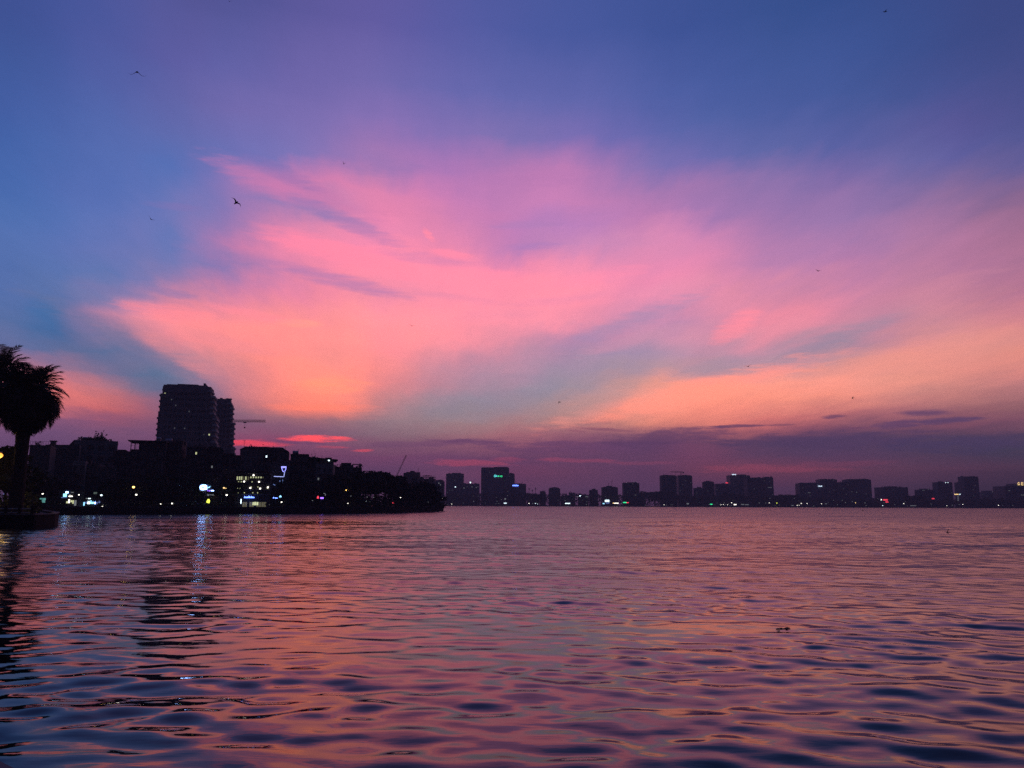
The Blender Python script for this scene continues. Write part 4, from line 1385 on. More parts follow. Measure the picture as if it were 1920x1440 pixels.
def tree_meshes(h, spread, seed, dens=1.0, leaf=0.34):
    random.seed(seed)
    tr, cr = MB(), MB()
    th = h * 0.38
    tr.tube((0, 0, -0.3), (0.05, 0, th), h * 0.030, h * 0.020, 8)
    tips = []
    for i in range(6):
        a = i * 1.05 + random.uniform(-0.3, 0.3)
        e = Vector((math.cos(a) * spread * random.uniform(0.35, 0.6), math.sin(a) * spread * random.uniform(0.35, 0.6), h * random.uniform(0.58, 0.82)))
        tr.tube((0.05, 0, th * 0.93), e, h * 0.013, h * 0.005, 6)
        tips.append(e)
    tips.append(Vector((0, 0, h * 0.84)))
    tr.tube((0.05, 0, th * 0.95), tips[-1], h * 0.014, h * 0.005, 6)
    for e in tips:
        for k in range(4):
            c = e + Vector((random.gauss(0, spread * 0.20), random.gauss(0, spread * 0.20), random.gauss(-h * 0.03, h * 0.085)))
            rad = spread * random.uniform(0.24, 0.40)
            c.z = min(c.z, h - rad * 0.75)
            leaf_cloud(cr, c, rad, int(150 * dens), leaf)
    return tr.mesh('trunk', M['bark']), cr.mesh('crown', M['leaf'])


TREES = [tree_meshes(8.0, s, sd) for s, sd in ((3.2, 3), (3.8, 5), (2.7, 8), (4.3, 13), (3.4, 21))]
random.seed(99)


def tree(px, ytop, depth, label, kind=0, group=None, base=GROUND, wide=1.0, name='leafy_tree'):
    p = at(px, 945, depth)
    h = at(px, ytop, depth).z - base
    s = h / 8.0
    r = thing(name, label, 'tree', (p.x, depth, base), random.uniform(0, 6.28), group)
    r.scale = (s * wide, s * wide, s)
    link('trunk', TREES[kind][0], r)
    link('crown', TREES[kind][1], r)
    return r


SHX = [(100, 179), (394, 205), (641, 232), (754, 268), (834, 318)]


def shore_depth(px):
    return float(np.interp(px, [a for a, b in SHX], [b for a, b in SHX]))


ROW = 'dark trees along the town embankment'
for i, (px, y, off, wide, lab) in enumerate([
        (64, 905, 14, 1.2, 'dark tree left of the kiosk with the teal window'), (88, 893, 16, 1.2, 'dark tree rising behind the kiosk with the teal window'), (100, 903, 12, 1.0, 'dark tree between the teal kiosk and the pale blue lit shopfront'),
        (199, 915, 8, 1.1, 'low dark tree just past the end of the cyan shop'), (213, 900, 12, 1.2, 'dark tree before the mid height house with the stair hut'), (232, 893, 9, 1.2, 'taller dark tree just left of the yellow street lamp'),
        (251, 898, 12, 1.0, 'dark tree directly behind the yellow street lamp'), (268, 892, 8, 1.1, 'dark tree just right of the yellow street lamp'), (289, 899, 6, 1.3, 'broad dark tree below the open corner terrace'),
        (312, 892, 9, 1.2, 'dark tree left of the bright low white lamp'), (334, 899, 6, 1.2, 'dark tree right of the bright low white lamp'), (352, 893, 9, 1.1, 'dark tree below the house with one bright top window'),
        (364, 908, 9, 1.0, 'small dark tree just left of the blue white sign'), (430, 899, 7, 1.0, 'dark tree squeezed against the left side of the lit cafe'), (540, 902, 5, 1.1, 'dark tree at the foot of the blue neon outline'),
        (556, 893, 8, 1.2, 'dark tree before the house with the round water tank'), (574, 897, 5, 1.2, 'dark tree left of the small red and violet sign'), (592, 903, 4, 1.0, 'low dark tree touching the small red and violet sign'),
        (612, 899, 5, 1.1, 'dark tree right of the small red and violet sign'), (628, 891, 6, 1.2, 'dark tree left of the warm orange street lamp'), (644, 884, 8, 1.2, 'tall dark tree right behind the warm orange street lamp'),
        (662, 885, 6, 1.2, 'tall dark tree below the open pergola')]):
    tree(px, y, shore_depth(px) + off, lab, i % 5, ROW, wide=wide)
tree(-14, 838, 112, 'dark bushy tree filling the frame edge behind the sodium lamp', 1, wide=1.1)
tree(9, 862, 118, 'dark bushy tree between the sodium lamp and the palm trunk', 3, wide=1.2)
tree(20, 884, 106, 'low bushy tree at the very foot of the big palm', 2, wide=1.5)
tree(44, 900, 128, 'low dark tree just right of the palm trunk', 0, wide=1.1)
for (px, y, off, k, wide, lab) in [
        (681, 882, 7, 1, 1.2, 'broad tree below the pergola roof at the start of the treed point'),
        (703, 883, 8, 3, 1.25, 'tall ragged tree forming the left hump of the highest clump on the point'),
        (722, 882, 7, 0, 1.2, 'tall ragged tree forming the right hump of the highest clump on the point'),
        (737, 892, 6, 4, 1.1, 'tree on the falling edge of the highest clump, below the luffing crane'),
        (752, 909, 6, 2, 1.3, 'low tree in the dip between the two tree clumps of the point'),
        (768, 907, 7, 1, 1.3, 'round tree before the hazy tower on the point'),
        (785, 900, 8, 3, 1.3, 'domed tree hiding the foot of the unfinished frame'),
        (800, 911, 6, 0, 1.3, 'tree sloping down towards the tip of the point'),
        (813, 921, 5, 4, 1.3, 'small tree near the tip of the point'),
        (824, 928, 5, 2, 1.5, 'smallest shrubby tree at the very tip of the point')]:
    tree(px, y, shore_depth(px) + off, lab, k, wide=wide)

# bushes filling the foot of the row
bush = MB()
for i in range(330):
    px = 60 + 775 * (i + random.random()) / 330
    if 108 < px < 192 or 446 < px < 500:
        continue
    row = i % 3
    big = 1.0 if px < 530 else 1.45
    d = shore_depth(px) + (1.6, 9.0, 15.0)[row]
    rad = random.uniform(0.8, 1.5) * big * (1, 1.3, 1.5)[row]
    if px > 815:
        rad *= 0.6
    p = at(px, 945, d)
    up_ = random.uniform(0, 3.2) if 600 < px < 800 and row else 0
    leaf_cloud(bush, Vector((p.x, d, GROUND + rad * 0.75 + up_)), rad, int(46 * big), 0.34, 0.85)
for i in range(170):
    px = random.uniform(655, 818)
    d = shore_depth(px) + random.uniform(2.5, 16)
    p = at(px, 945, d)
    leaf_cloud(bush, Vector((p.x, d, GROUND + random.uniform(0.6, 3.6 if px < 790 else 2.0))), random.uniform(1.0, 1.7), 55, 0.34, 0.85)
for i in range(80):
    px = random.uniform(-60, 66)
    d = random.uniform(97, 108)
    p = at(px, 945, d)
    leaf_cloud(bush, Vector((p.x, d, GROUND + random.uniform(0.4, 2.2))), random.uniform(0.7, 1.2), 46, 0.24, 0.85)
b = bush.build('shore_shrubbery', M['leaf'])
b['kind'] = 'stuff'

# continuous wood along the far shore: reads as one mass
belt = MB()
rb = random.Random(5)


def belt_top(px):
    base = [(835, 925), (870, 927), (905, 925), (950, 926), (1000, 926), (1060, 926), (1100, 928), (1130, 927), (1170, 928), (1215, 927), (1235, 924), (1262, 926), (1300, 930), (1345, 931), (1368, 927), (1385, 930), (1440, 930), (1480, 931), (1530, 934), (1570, 936), (1640, 938), (1700, 936), (1716, 931), (1730, 936), (1800, 937), (1850, 935), (1930, 937)]
    return float(np.interp(px, [a for a, _ in base], [c for _, c in base])) + 1.6 * math.sin(px * 0.19) + 1.2 * math.sin(px * 0.43 + 1)


for i in range(15000):
    px = rb.uniform(815, 2080)
    dp = 1302 + rb.random() ** 1.5 * 40
    if px > 1200:
        dp -= (px - 1200) / 720 * 16
    z1 = at(min(px, 1930), belt_top(px), dp).z
    z = 1.2 + (z1 - 1.2) * rb.random() ** 0.75
    p = at(px, 945, dp)
    q = Vector((p.x, dp, z))
    u = Vector((rb.gauss(0, 1), rb.gauss(0, 0.7), rb.gauss(0, 0.7))).normalized() * rb.uniform(1.0, 2.3)
    v = u.cross(Vector((rb.gauss(0, 1), rb.gauss(0, 1), rb.gauss(0, 1)))).normalized() * rb.uniform(0.7, 1.4)
    belt._add([q - u, q - v, q + u, q + v], [(0, 1, 2, 3)])
b = belt.build('far_shore_wood', M['leaf'])
b['kind'] = 'stuff'
FT = tree_meshes(8.0, 4.2, 31, 0.5, 0.6)
TREES.append(FT)
for (px, y, lab) in [(1228, 921, 'rounded tree crown of the highest wooded rise, left of the equal slabs'), (1252, 922, 'rounded tree crown of the wooded rise, in front of the dark equal slab'), (1371, 924, 'tree clump before the tall pale slab on the far shore'), (1715, 928.5, 'lone taller tree between the wide low slab and the mid height block'),
                    (1005, 925, 'ragged far tree below the three thin masts'), (1478, 927, 'far tree above the long low shed'), (1460, 929, 'smaller far tree just right of the flanking pale slab')]:
    tree(px, y, 1316, lab, 5, base=0.9, wide=1.7)
for i, px in enumerate((992, 998, 1004)):
    p = at(px, 945, 1350)
    top = at(px, (914, 917, 913.5)[i], 1350)
    r = thing('radio_mast', ('first thin radio mast right of the blue signed block', 'shortest middle radio mast of the three on the far shore', 'third and tallest radio mast of the three on the far shore')[i], 'mast', (p.x, 1350, 0.9))
    MB().tube((0, 0, 0), (0, 0, top.z - 0.9), 0.55, 0.25, 6).build('pole', M['metal'], r)
    MB().box(-1.0, 1.0, -0.4, 0.4, top.z - 4.5, top.z - 2.6).build('antenna', M['metal'], r)


# ------------------------------------------------------------------ palms on the quay
def frond_mesh(L_, droop, n=34, leaflet=0.95, seed=1):
    rr = random.Random(seed)
    mb = MB()
    pts = []
    p = Vector((0, 0, 0))
    ang = 0.0
    st = L_ / 14
    for i in range(15):
        pts.append(p.copy())
        p = p + Vector((math.cos(ang), 0, math.sin(ang))) * st
        ang -= droop / 14 * (0.5 + i / 14)
    for i in range(14):
        mb.tube(pts[i], pts[i + 1], 0.045 * (1 - i / 17), 0.045 * (1 - (i + 1) / 17), 4)
    for i in range(n):
        t = 0.10 + 0.88 * i / (n - 1)
        k = min(int(t * 14), 13)
        q = pts[k].lerp(pts[k + 1], t * 14 - k)
        d = (pts[k + 1] - pts[k]).normalized()
        for s in (-1, 1):
            ll = leaflet * (0.55 + 0.75 * math.sin(math.pi * min(t * 0.9 + 0.12, 1))) * rr.uniform(0.8, 1.15)
            out = (Vector((0, s, 0)) * 0.8 + d * 0.75 + Vector((0, 0, rr.uniform(-0.45, 0.35)))).normalized()
            tip = q + out * ll + Vector((0, 0, -0.18 * ll))
            mid = q + out * ll * 0.45
            wv = d * 0.055
            mb._add([q - wv * 0.6, q + wv * 0.6, mid + wv, tip, mid - wv], [(0, 1, 2, 3, 4)])
    return mb.mesh('frond', M['palm'])


FRONDS = [frond_mesh(4.3, 1.0, seed=1), frond_mesh(4.3, 1.6, seed=2), frond_mesh(3.9, 2.1, seed=3)]
SKIRT = frond_mesh(3.0, 1.4, 26, 0.8, 4)
SKIRT.materials[0] = M['skirt']


def palm(px, ycrown, depth, label, trunk_r, n, rmax, upright, seed, skirt=0):
    rr = random.Random(seed)
    p = at(px, 945, depth)
    zc = at(px, ycrown, depth).z - GROUND
    root = thing('palm_tree', label, 'palm', (p.x, depth, GROUND))
    mb = MB()
    segs = 12
    for i in range(segs):
        z0, z1 = zc * i / segs - (0.2 if i == 0 else 0), zc * (i + 1) / segs
        k = trunk_r * (1.12 - 0.10 * i / segs)
        mb.tube((0, 0, z0), (0, 0, z1), k * 0.95, k * 1.04, 12)
    mb.build('trunk', M['bark'], root)
    hb = MB().ball((0, 0, zc), trunk_r * 1.9, 12, 8, 1.2)
    hb.build('crown_shaft', M['skirt'], root)
    for i in range(n):
        az = i * 2.39996 + rr.uniform(-0.2, 0.2)
        u = (i + 0.5) / n
        el = math.radians(82 - (82 + upright) * u)
        k = 0 if u < 0.3 else (1 if u < 0.7 else 2)
        s = rmax / 4.3 * rr.uniform(0.82, 1.22)
        link('frond', FRONDS[k], root, (0, 0, zc + 0.3), (0, -el, az), (s, s, s))
    for i in range(skirt):
        az = i * 2.39996 + rr.uniform(-0.3, 0.3)
        u = (i + 0.5) / skirt
        el = math.radians(30 - 95 * u)
        s = rmax / 3.05 * rr.uniform(0.92, 1.06)
        q = link('frond', SKIRT, root, (0, 0, zc - 0.2 - 0.5 * u), (rr.uniform(-0.5, 0.5), -el, az), (s, s, s))
        q['label'] = 'dead drooping frond'
    return root


palm(30, 742, 90, 'big palm with a dense round dark crown beside the sodium street lamp', 0.70, 110, 4.15, 55, 4, skirt=200)
palm(-26, 705, 98, 'taller palm behind, its fronds arching in at the frame edge', 0.35, 34, 4.6, 15, 9)
palm(-95, 745, 104, 'palm standing outside the frame edge further along the quay', 0.40, 26, 4.2, 25, 17)


# ------------------------------------------------------------------ lamps and lit signs
def lamp_proto(name, label, h, mat, r=0.24, arm=0.0, cat='lamp', group=None, loc=(0, 0, 0)):
    root = thing(name, label, cat, loc, 0, group)
    mb = MB().tube((0, 0, 0), (0, 0, h - r * 0.6), 0.07, 0.045, 8)
    mb.tube((0, 0, 0), (0, 0, 0.35), 0.14, 0.10, 8)
    if arm:
        mb.tube((0, 0, h - r), (arm, 0, h + 0.05), 0.045, n=6)
    mb.build('pole', M['metal'], root)
    hd = MB().ball((arm, 0, h - (0.12 if arm else 0)), r, 8, 6, 0.75)
    hd.build('lamp_head', mat, root)
    cap = MB().tube((arm, 0, h + r * 0.62), (arm, 0, h + r * 0.95), r * 0.9, r * 0.3, 8)
    cap.build('lamp_cap', M['metal'], root)
    return root


def town_lamp(px, py, kind, r, label, off=2.2, group=None, arm=0.0, name='street_lamp', depth=None):
    d = depth or shore_depth(px) + off
    q = at(px, py, d)
    return lamp_proto(name, label, q.z - GROUND, G[kind], r * 0.85, arm, 'street lamp' if q.z > 5 else 'lamp', group, (q.x - arm, d, GROUND))


SODIUM = town_lamp(-1, 852, 'sodium', 0.46, 'bright yellow sodium street lamp glowing beside the big palm', depth=91.0, arm=0.9)
_l = bpy.data.lights.new('sodium_glow', 'POINT')
_l.energy = 320.0
_l.color = (1.0, 0.56, 0.10)
_l.shadow_soft_size = 0.25
_lo = bpy.data.objects.new('lamp_light', _l)
COL.objects.link(_lo)
_lo.parent = SODIUM
_lo.location = (0.9, 0.0, at(-1, 852, 91.0).z - GROUND - 0.85)
town_lamp(250.5, 912.5, 'warm', 0.36, 'yellow street lamp in the dark tree row left of the blue white sign', arm=0.6)
town_lamp(255.5, 927.5, 'white', 0.30, 'white lamp just under the yellow lamp left of the blue white sign')
town_lamp(648, 918, 'warm', 0.36, 'warm orange street lamp alone in the dark trees right of the houses', arm=0.6)
town_lamp(425, 928.2, 'white', 0.32, 'white lamp just left of the lit cafe')
town_lamp(323, 944, 'white', 0.30, 'bright low white lamp left of the blue white sign')
town_lamp(190, 928.5, 'cool', 0.32, 'bluish white lamp above the end of the cyan lit shop')
town_lamp(192, 946, 'white', 0.27, 'white low light at the foot of the cyan lit shop')
town_lamp(192, 949.2, 'white', 0.20, 'lower twin of the white light at the foot of the cyan shop')
town_lamp(148, 927.8, 'white', 0.20, 'small white lamp between the two lit shops')
town_lamp(42, 926, 'white', 0.17, 'small white lamp just right of the palm trunk', depth=180)
town_lamp(43.5, 946.5, 'white', 0.17, 'small white lantern just above the quay railing', depth=150)
town_lamp(80, 925.8, 'white', 0.22, 'small white lamp over the teal window')
town_lamp(652.5, 944.2, 'white', 0.26, 'white lantern low under the orange street lamp')
town_lamp(528, 941.5, 'white', 0.26, 'white lantern right of the cafe entrance')
town_lamp(722, 941.2, 'cool', 0.28, 'bright white lantern at the middle of the treed point')
town_lamp(829, 934.3, 'white', 0.34, 'first of the two lamps close together at the tip of the point')
town_lamp(832.7, 934.3, 'white', 0.34, 'second of the two lamps close together at the tip of the point')
town_lamp(687.5, 939.5, 'cool', 0.20, 'slim white light post by the water under the broad tree')
SG = 'tiny lanterns along the town embankment'
for px, py, lab in ((271, 945, 'tiny faint lantern below the tree right of the yellow street lamp'), (301, 945, 'tiny white lantern midway between the yellow street lamp and bright low lamp'), (359, 945, 'tiny faint lantern left of the yellow green lantern'), (658, 930, 'tiny faint lantern up right of the white lantern under the orange lamp'),
                    (688.5, 932, 'tiny faint light above the slim white light post'), (700.5, 932.5, 'tiny faint light up right of the slim white light post'), (693, 940.5, 'tiny faint light close beside the slim white light post'), (751, 933, 'tiny white lamp in the dip between the tree clumps of the point'),
                    (779, 933, 'tiny white lamp under the domed tree of the point'), (803, 941.5, 'tiny faint lantern under the tree sloping down to the tip'), (505, 946, 'tiny faint lantern below the cafe wall corner'), (586, 938.5, 'tiny faint lantern left of the small red and violet sign')):
    town_lamp(px, py, 'white' if px in (751, 779, 301) else 'dim', 0.19, lab, group=SG)
town_lamp(737, 942.8, 'red', 0.30, 'red orange light low on the treed point')
town_lamp(420, 914, 'amber', 0.30, 'yellowish lamp left of the cafe windows', arm=0.5)
town_lamp(423.5, 915.5, 'amber', 0.16, 'fainter yellowish lamp beside the one left of the cafe windows')


def wall_sign(name, label, cat, px, py, depth, builder, mats, post=True):
    """a lit sign on its own post: builder(mb, sx, sz) draws with x, z offsets given in photo pixels from (px, py)"""
    q = at(px, py, depth)
    k = depth / FPX
    root = thing(name, label, cat, (q.x, depth, GROUND))
    z = q.z - GROUND
    for part, mat in mats.items():
        mb = MB()
        builder(part, mb, k, z)
        if mb.v:
            mb.build(part, mat, root)
    if post:
        MB().tube((0, 0.2, 0), (0, 0.2, max(z, 0.5)), 0.06, n=6).build('pole', M['metal'], root)
    return root


def sb(mb, k, z, x0, x1, y0, y1, d=0.12, yy=0.0):
    """slab between pixel offsets (x right, y down)"""
    mb.box(x0 * k, x1 * k, yy - d, yy, z - y1 * k, z - y0 * k)


# blue white glowing sign on the corner building: letter C, a block of letters and a tail
def sg(part, mb, k, z):
    if part == 'letter':
        ring(mb, -1.5 * k, z, 4.9 * k, 3.0 * k, y=-0.1, a0=0.35, a1=6.0, d=0.2, sx=1.15)
        sb(mb, k, z, 1.6, 3.4, -4.8, 3.6, 0.2, -0.1)
        sb(mb, k, z, 3.6, 5.4, -3.4, 1.0, 0.2, -0.1)
        sb(mb, k, z, 3.6, 6.2, 1.6, 3.6, 0.2, -0.1)
    elif part == 'tail':
        mb.face_prism([(5.6 * k, z - 1.0 * k), (10.5 * k, z - 0.6 * k), (12.2 * k, z + 2.6 * k), (9.6 * k, z + 0.9 * k), (5.6 * k, z + 1.2 * k)], -0.3, -0.1)
    elif part == 'backboard':
        mb.box(-8.5 * k, 13.5 * k, -0.05, 0.05, z - 5.2 * k, z + 5.8 * k)


wall_sign('glowing_sign', 'blue white glowing sign with a big letter C on the dark town shore', 'sign', 382.5, 914, 206.5, sg, {'letter': G['bluewhite'], 'tail': G['cyan'], 'backboard': M['fabric']})


def sg(part, mb, k, z):
    if part == 'letter_row':
        for x in (-9.5, -7.2, -5.4, -3.4, -1.6, 0.4):
            sb(mb, k, z, x, x + 1.2, -0.8 + 0.3 * math.sin(x), 0.7)
    elif part == 'violet_letter':
        sb(mb, k, z, 4, 5.2, -0.5, 0.6)
        sb(mb, k, z, 6.6, 9.4, -0.7, 0.9)
    elif part == 'blue_letter':
        for x in (11, 13, 14.6):
            sb(mb, k, z, x, x + 1.2, -1.0, 0.8)


wall_sign('letter_sign', 'line of small white and violet letters under the blue white sign', 'sign', 385, 920, 206.3, sg, {'letter_row': G['dim'], 'violet_letter': G['violet'], 'blue_letter': G['bluewhite']})


def sg(part, mb, k, z):
    if part == 'letter_row':
        for x, a, b_ in ((-5.4, -1.8, -0.6), (-5.2, 0.5, 1.6), (-3.2, -1.2, 1.6), (-0.6, -1.0, -0.2), (0.8, -0.4, 0.5), (2.8, -0.8, 0.4), (5, -1.4, 1.4)):
            sb(mb, k, z, x, x + 1.3, a, b_)


wall_sign('letter_sign', 'short broken line of white letters beneath the violet letters', 'sign', 394, 928, 206.6, sg, {'letter_row': G['dim']})


def sg(part, mb, k, z):
    if part == 'lantern':
        mb.face_prism([(-2.2 * k, z - 4 * k), (2.4 * k, z - 4 * k), (3.0 * k, z - 1.2 * k), (0.8 * k, z + 3.4 * k), (-0.4 * k, z + 3.0 * k), (-2.2 * k, z - 0.4 * k)], -0.5, 0.1)


wall_sign('yellow_lantern', 'yellow green glowing lantern on the ground below the blue white sign', 'lantern', 391, 939.2, 208.8, sg, {'lantern': G['yellow']})


# blue sign over the cafe entrance
def sg(part, mb, k, z):
    if part == 'letter_row':
        sb(mb, k, z, -9.5, 9.5, 0.6, 1.7)
        for x, t in ((-9, 1.6), (-6.5, 0.6), (-4, 1.0), (-1.6, 2.2), (0.2, 1.6), (3.2, 1.7), (5.4, 0.8), (7.6, 0.4)):
            sb(mb, k, z, x, x + 1.3, -t, 0.598)


wall_sign('cafe_sign', 'blue neon sign over the cafe entrance', 'sign', 467.5, 932, 216.2, sg, {'letter_row': G['blue']})


def sg(part, mb, k, z):
    if part == 'light_tube':
        sb(mb, k, z, -0.8, 0.8, -4.2, 4.2)


wall_sign('light_pillar', 'upright blue white light pillar left of the cafe entrance', 'light', 452, 940, 215.6, sg, {'light_tube': G['cool']})


def sg(part, mb, k, z):
    if part == 'letter_row':
        sb(mb, k, z, -4.4, -2.2, -1.1, 0.8)
        sb(mb, k, z, -0.4, 1.4, -0.7, 1.2)
        sb(mb, k, z, 1.6, 3.8, -0.2, 1.2)
    elif part == 'shell_lamp':
        mb.face_prism([(7.0 * k, z + 1.0 * k), (11.4 * k, z + 1.3 * k), (10.6 * k, z + 3.6 * k), (9.0 * k, z + 4.6 * k), (7.8 * k, z + 3.0 * k)], -0.25, 0)


wall_sign('letter_sign', 'short blue letters and a pale shell lamp just right of the cafe', 'sign', 516.5, 933.5, 216, sg, {'letter_row': G['blue'], 'shell_lamp': G['cyan']})


# neon outline climbing the dark house
def sg(part, mb, k, z):
    def seg(a, b_, r=0.10):
        mb.tube((a[0] * k, -0.2, z - a[1] * k), (b_[0] * k, -0.2, z - b_[1] * k), r, n=6)
    if part == 'neon_loop':
        for a, b_ in (((1, -18), (10, -18)), ((10, -18), (9.3, -12.5)), ((1, -18), (3.6, -10.5)), ((3.6, -10.5), (6.0, -8.2)), ((9.3, -12.5), (7.6, -9.2)), ((2.4, -16.2), (8.6, -16.6))):
            seg(a, b_)
    elif part == 'neon_line':
        for a, b_ in (((-12, 0.0), (5.6, 0.6)), ((6.6, 0.6), (7.6, -8.6))):
            seg(a, b_)
    elif part == 'neon_faint':
        for a, b_ in (((4.6, 6), (6.6, 16.6)), ((-0.6, 7.4), (-0.4, 10)), ((-12.5, 14.6), (-8.6, 16.4)), ((0.6, 16.8), (1.4, 17)), ((5.4, 24.8), (4.0, 28))):
            seg(a, b_, 0.12)


wall_sign('neon_outline', 'blue violet neon outline with a loop on top climbing the dark house', 'neon sign', 526, 893.3, 229.5, sg, {'neon_loop': glow('blue_violet_neon', (0.30, 0.30, 1.0), 2.2), 'neon_line': glow('pale_blue_neon', (0.42, 0.48, 1.0), 1.3), 'neon_faint': G['dimblue']})


# small coloured sign among the dark trees
def sg(part, mb, k, z):
    if part == 'red_panel':
        mb.face_prism([(-7.6 * k, z - 1.6 * k), (-3.8 * k, z - 1.6 * k), (-5.0 * k, z + 3.2 * k), (-6.6 * k, z + 2.4 * k)], -0.2, 0)
    elif part == 'violet_panel':
        sb(mb, k, z, -1.2, 4.6, -0.6, 2.2)
    elif part == 'white_arc':
        ring(mb, 5.2 * k, z + 5 * k, 3.2 * k, 0.9 * k, y=0, a0=-0.6, a1=1.9, d=0.1)


wall_sign('coloured_sign', 'small red and violet sign with a grey white arc in the dark trees', 'sign', 602, 933, 222, sg, {'red_panel': G['red'], 'violet_panel': G['violet'], 'white_arc': G['dim']})


# two lit shopfronts near the palms
def shop(px0, px1, ytop, ybot, depth, label, parts):
    o = at((px0 + px1) / 2, 945, depth)
    k = depth / FPX
    root = thing('lit_shopfront', label, 'shop', (o.x, depth, GROUND))
    w = (px1 - px0) * k
    zt = at(px0, ytop, depth).z - GROUND
    MB().box(-w / 2, w / 2, 0.05, 3.0, 0, zt).build('wall', M['dark'], root)
    for (nm, kind, a, b_, c, d) in parts:
        x0 = at(a, 945, depth).x - o.x
        x1 = at(b_, 945, depth).x - o.x
        z1, z0 = at(a, c, depth).z - GROUND, at(a, d, depth).z - GROUND
        MB().box(x0, x1, -0.12, 0.046, max(z0, 0.03), z1).build(nm, G[kind], root)
    cp = MB().box(-w / 2 - 0.2, w / 2 + 0.2, -1.4, 0.04, zt * 0.62, zt * 0.62 + 0.10)
    cp.build('canopy', M['metal'], root)
    return root


shop(108, 144, 919, 947, 189, 'lit shopfront with a pale blue sign patch and white goods inside',
     [('sign_panel', 'cyan', 117.5, 123.5, 925.5, 931.5), ('sign_panel', 'bluewhite', 121.5, 126, 921.6, 924.6), ('sign_panel', 'dimblue', 114, 124.5, 932, 933.4), ('sign_panel', 'white', 128, 134.5, 929.6, 931.6), ('sign_panel', 'dim', 128.5, 131, 926.6, 928.5), ('sign_panel', 'dim', 131.5, 136, 922.6, 923.8),
      ('shop_window', 'cafe', 124.4, 126.6, 940, 943.6), ('shop_window', 'white', 128.2, 130.2, 936.4, 943), ('shop_window', 'cafe', 132.4, 134.6, 938, 941.5), ('shop_window', 'cafe', 136, 137.6, 938, 944.4), ('shop_window', 'dim', 139.4, 142.8, 938, 948)])
shop(152, 189, 933, 949, 192, 'shopfront glowing bright cyan and blue under the narrow houses',
     [('sign_panel', 'dim', 160.5, 163, 933.8, 935.4), ('sign_panel', 'cool', 165, 169, 934, 935.6), ('shop_window', 'cyan', 156, 158.4, 941.6, 948), ('shop_window', 'dimblue', 159, 162.5, 941, 944), ('shop_window', 'cool', 164, 168.6, 939.6, 945), ('shop_window', 'cyan', 169, 171.4, 938.6, 944.6),
      ('shop_window', 'cyan', 172.4, 175.4, 940.2, 944.8), ('shop_window', 'bluewhite', 177.4, 178.8, 940.6, 945), ('shop_window', 'dimblue', 181, 182.4, 941, 945), ('shop_window', 'dimblue', 184.8, 187.2, 939.4, 943)])


def sg(part, mb, k, z):
    if part == 'pane':
        for x in (-5.8, -1.8, 2.2):
            sb(mb, k, z, x, x + 3.5, -4.4, 4.0, 0.05, -0.05)
    elif part == 'frame':
        sb(mb, k, z, -6.6, 6.6, -5.4, -4.45, 0.15, 0.0)
        sb(mb, k, z, -6.6, 6.6, 4.05, 5.2, 0.15, 0.0)


wall_sign('lit_kiosk', 'small kiosk with a teal glowing window near the palms', 'kiosk', 80, 938.3, 184, sg, {'pane': G['teal'], 'frame': M['metal']}, post=False)
MB().box(-0.9, 0.9, 0.02, 1.8, -2.4, 0.9)


def sg(part, mb, k, z):
    if part == 'panel':
        mb.face_prism([(-1.2 * k, z - 3 * k), (1.2 * k, z - 3 * k), (0.4 * k, z + 4 * k), (-0.8 * k, z + 4 * k)], -0.1, 0)


wall_sign('light_strip', 'short blue white light strip left of the palm trunk', 'light', 8, 928.5, 178, sg, {'panel': G['dimblue']})


def sg(part, mb, k, z):
    if part == 'panel':
        sb(mb, k, z, -3, 0.2, -2, 1.6)
        sb(mb, k, z, 0.9, 3, -2, 1)


wall_sign('green_grey_sign', 'dim green grey double sign above the cyan lit shop', 'sign', 179, 924.8, 193, sg, {'panel': glow('dim_green_grey', (0.45, 0.60, 0.50), 0.16)})

# ---- far shore lights
FD = 1296.0
FLOOR = 0.9


def far_z(px, py):
    d = 1294.0 if px < 1300 else 1294.0 - (px - 1300) / 620 * 16
    return at(px, py, d), d


FARG = 'street lamps along the far shore'
FOOT = [(855, 'the tip of the treed point'), (899, 'the block with the roof crane'), (944, 'the green signed tower'), (975, 'the bright blue signed block'), (1011, 'the three radio masts'), (1055, 'the domed far block'), (1103, 'the squat grey block'), (1165, 'the stepped block with masts'), (1235, 'the crenellated block'),
        (1300, 'the equal tall slabs'), (1342, 'the slim peaked tower'), (1370, 'the pale hazy slab'), (1403, 'the tall pale slab'), (1430, 'the darkest broad slab'), (1452, 'the flanking pale slab'), (1480, 'the long low shed'), (1500, 'the low shed by the notched slab'), (1536, 'the notched slab'), (1574, 'the white signed far tower'), (1594, 'the lower half of the double slab'), (1640, 'the broad double slab'), (1704, 'the wide low slab'), (1726, 'the shed with the roof hut'), (1757, 'the mid height block with the red light'),
        (1796, 'the square tower with roof lights'), (1842, 'the tallest right slab'), (1886, 'the faint stepped block'), (3000, 'the block with golden letters')]
ORD = ['first', 'second', 'third', 'fourth', 'fifth', 'sixth', 'seventh', 'eighth', 'ninth']


def far_lamp(px, py, kind, r, label, group=FARG):
    q, d = far_z(px, py)
    h = max(q.z - FLOOR, 1.0)
    root = thing('street_lamp', label, 'street lamp', (q.x, d + 4.0, FLOOR), 0, group)
    MB().tube((0, 0, 0), (0, 0, h), 0.12, 0.08, 5).build('pole', M['metal'], root)
    MB().ball((0, 0, h), r * 0.85, 6, 4, 0.8).build('lamp_head', G[kind], root)
    return root


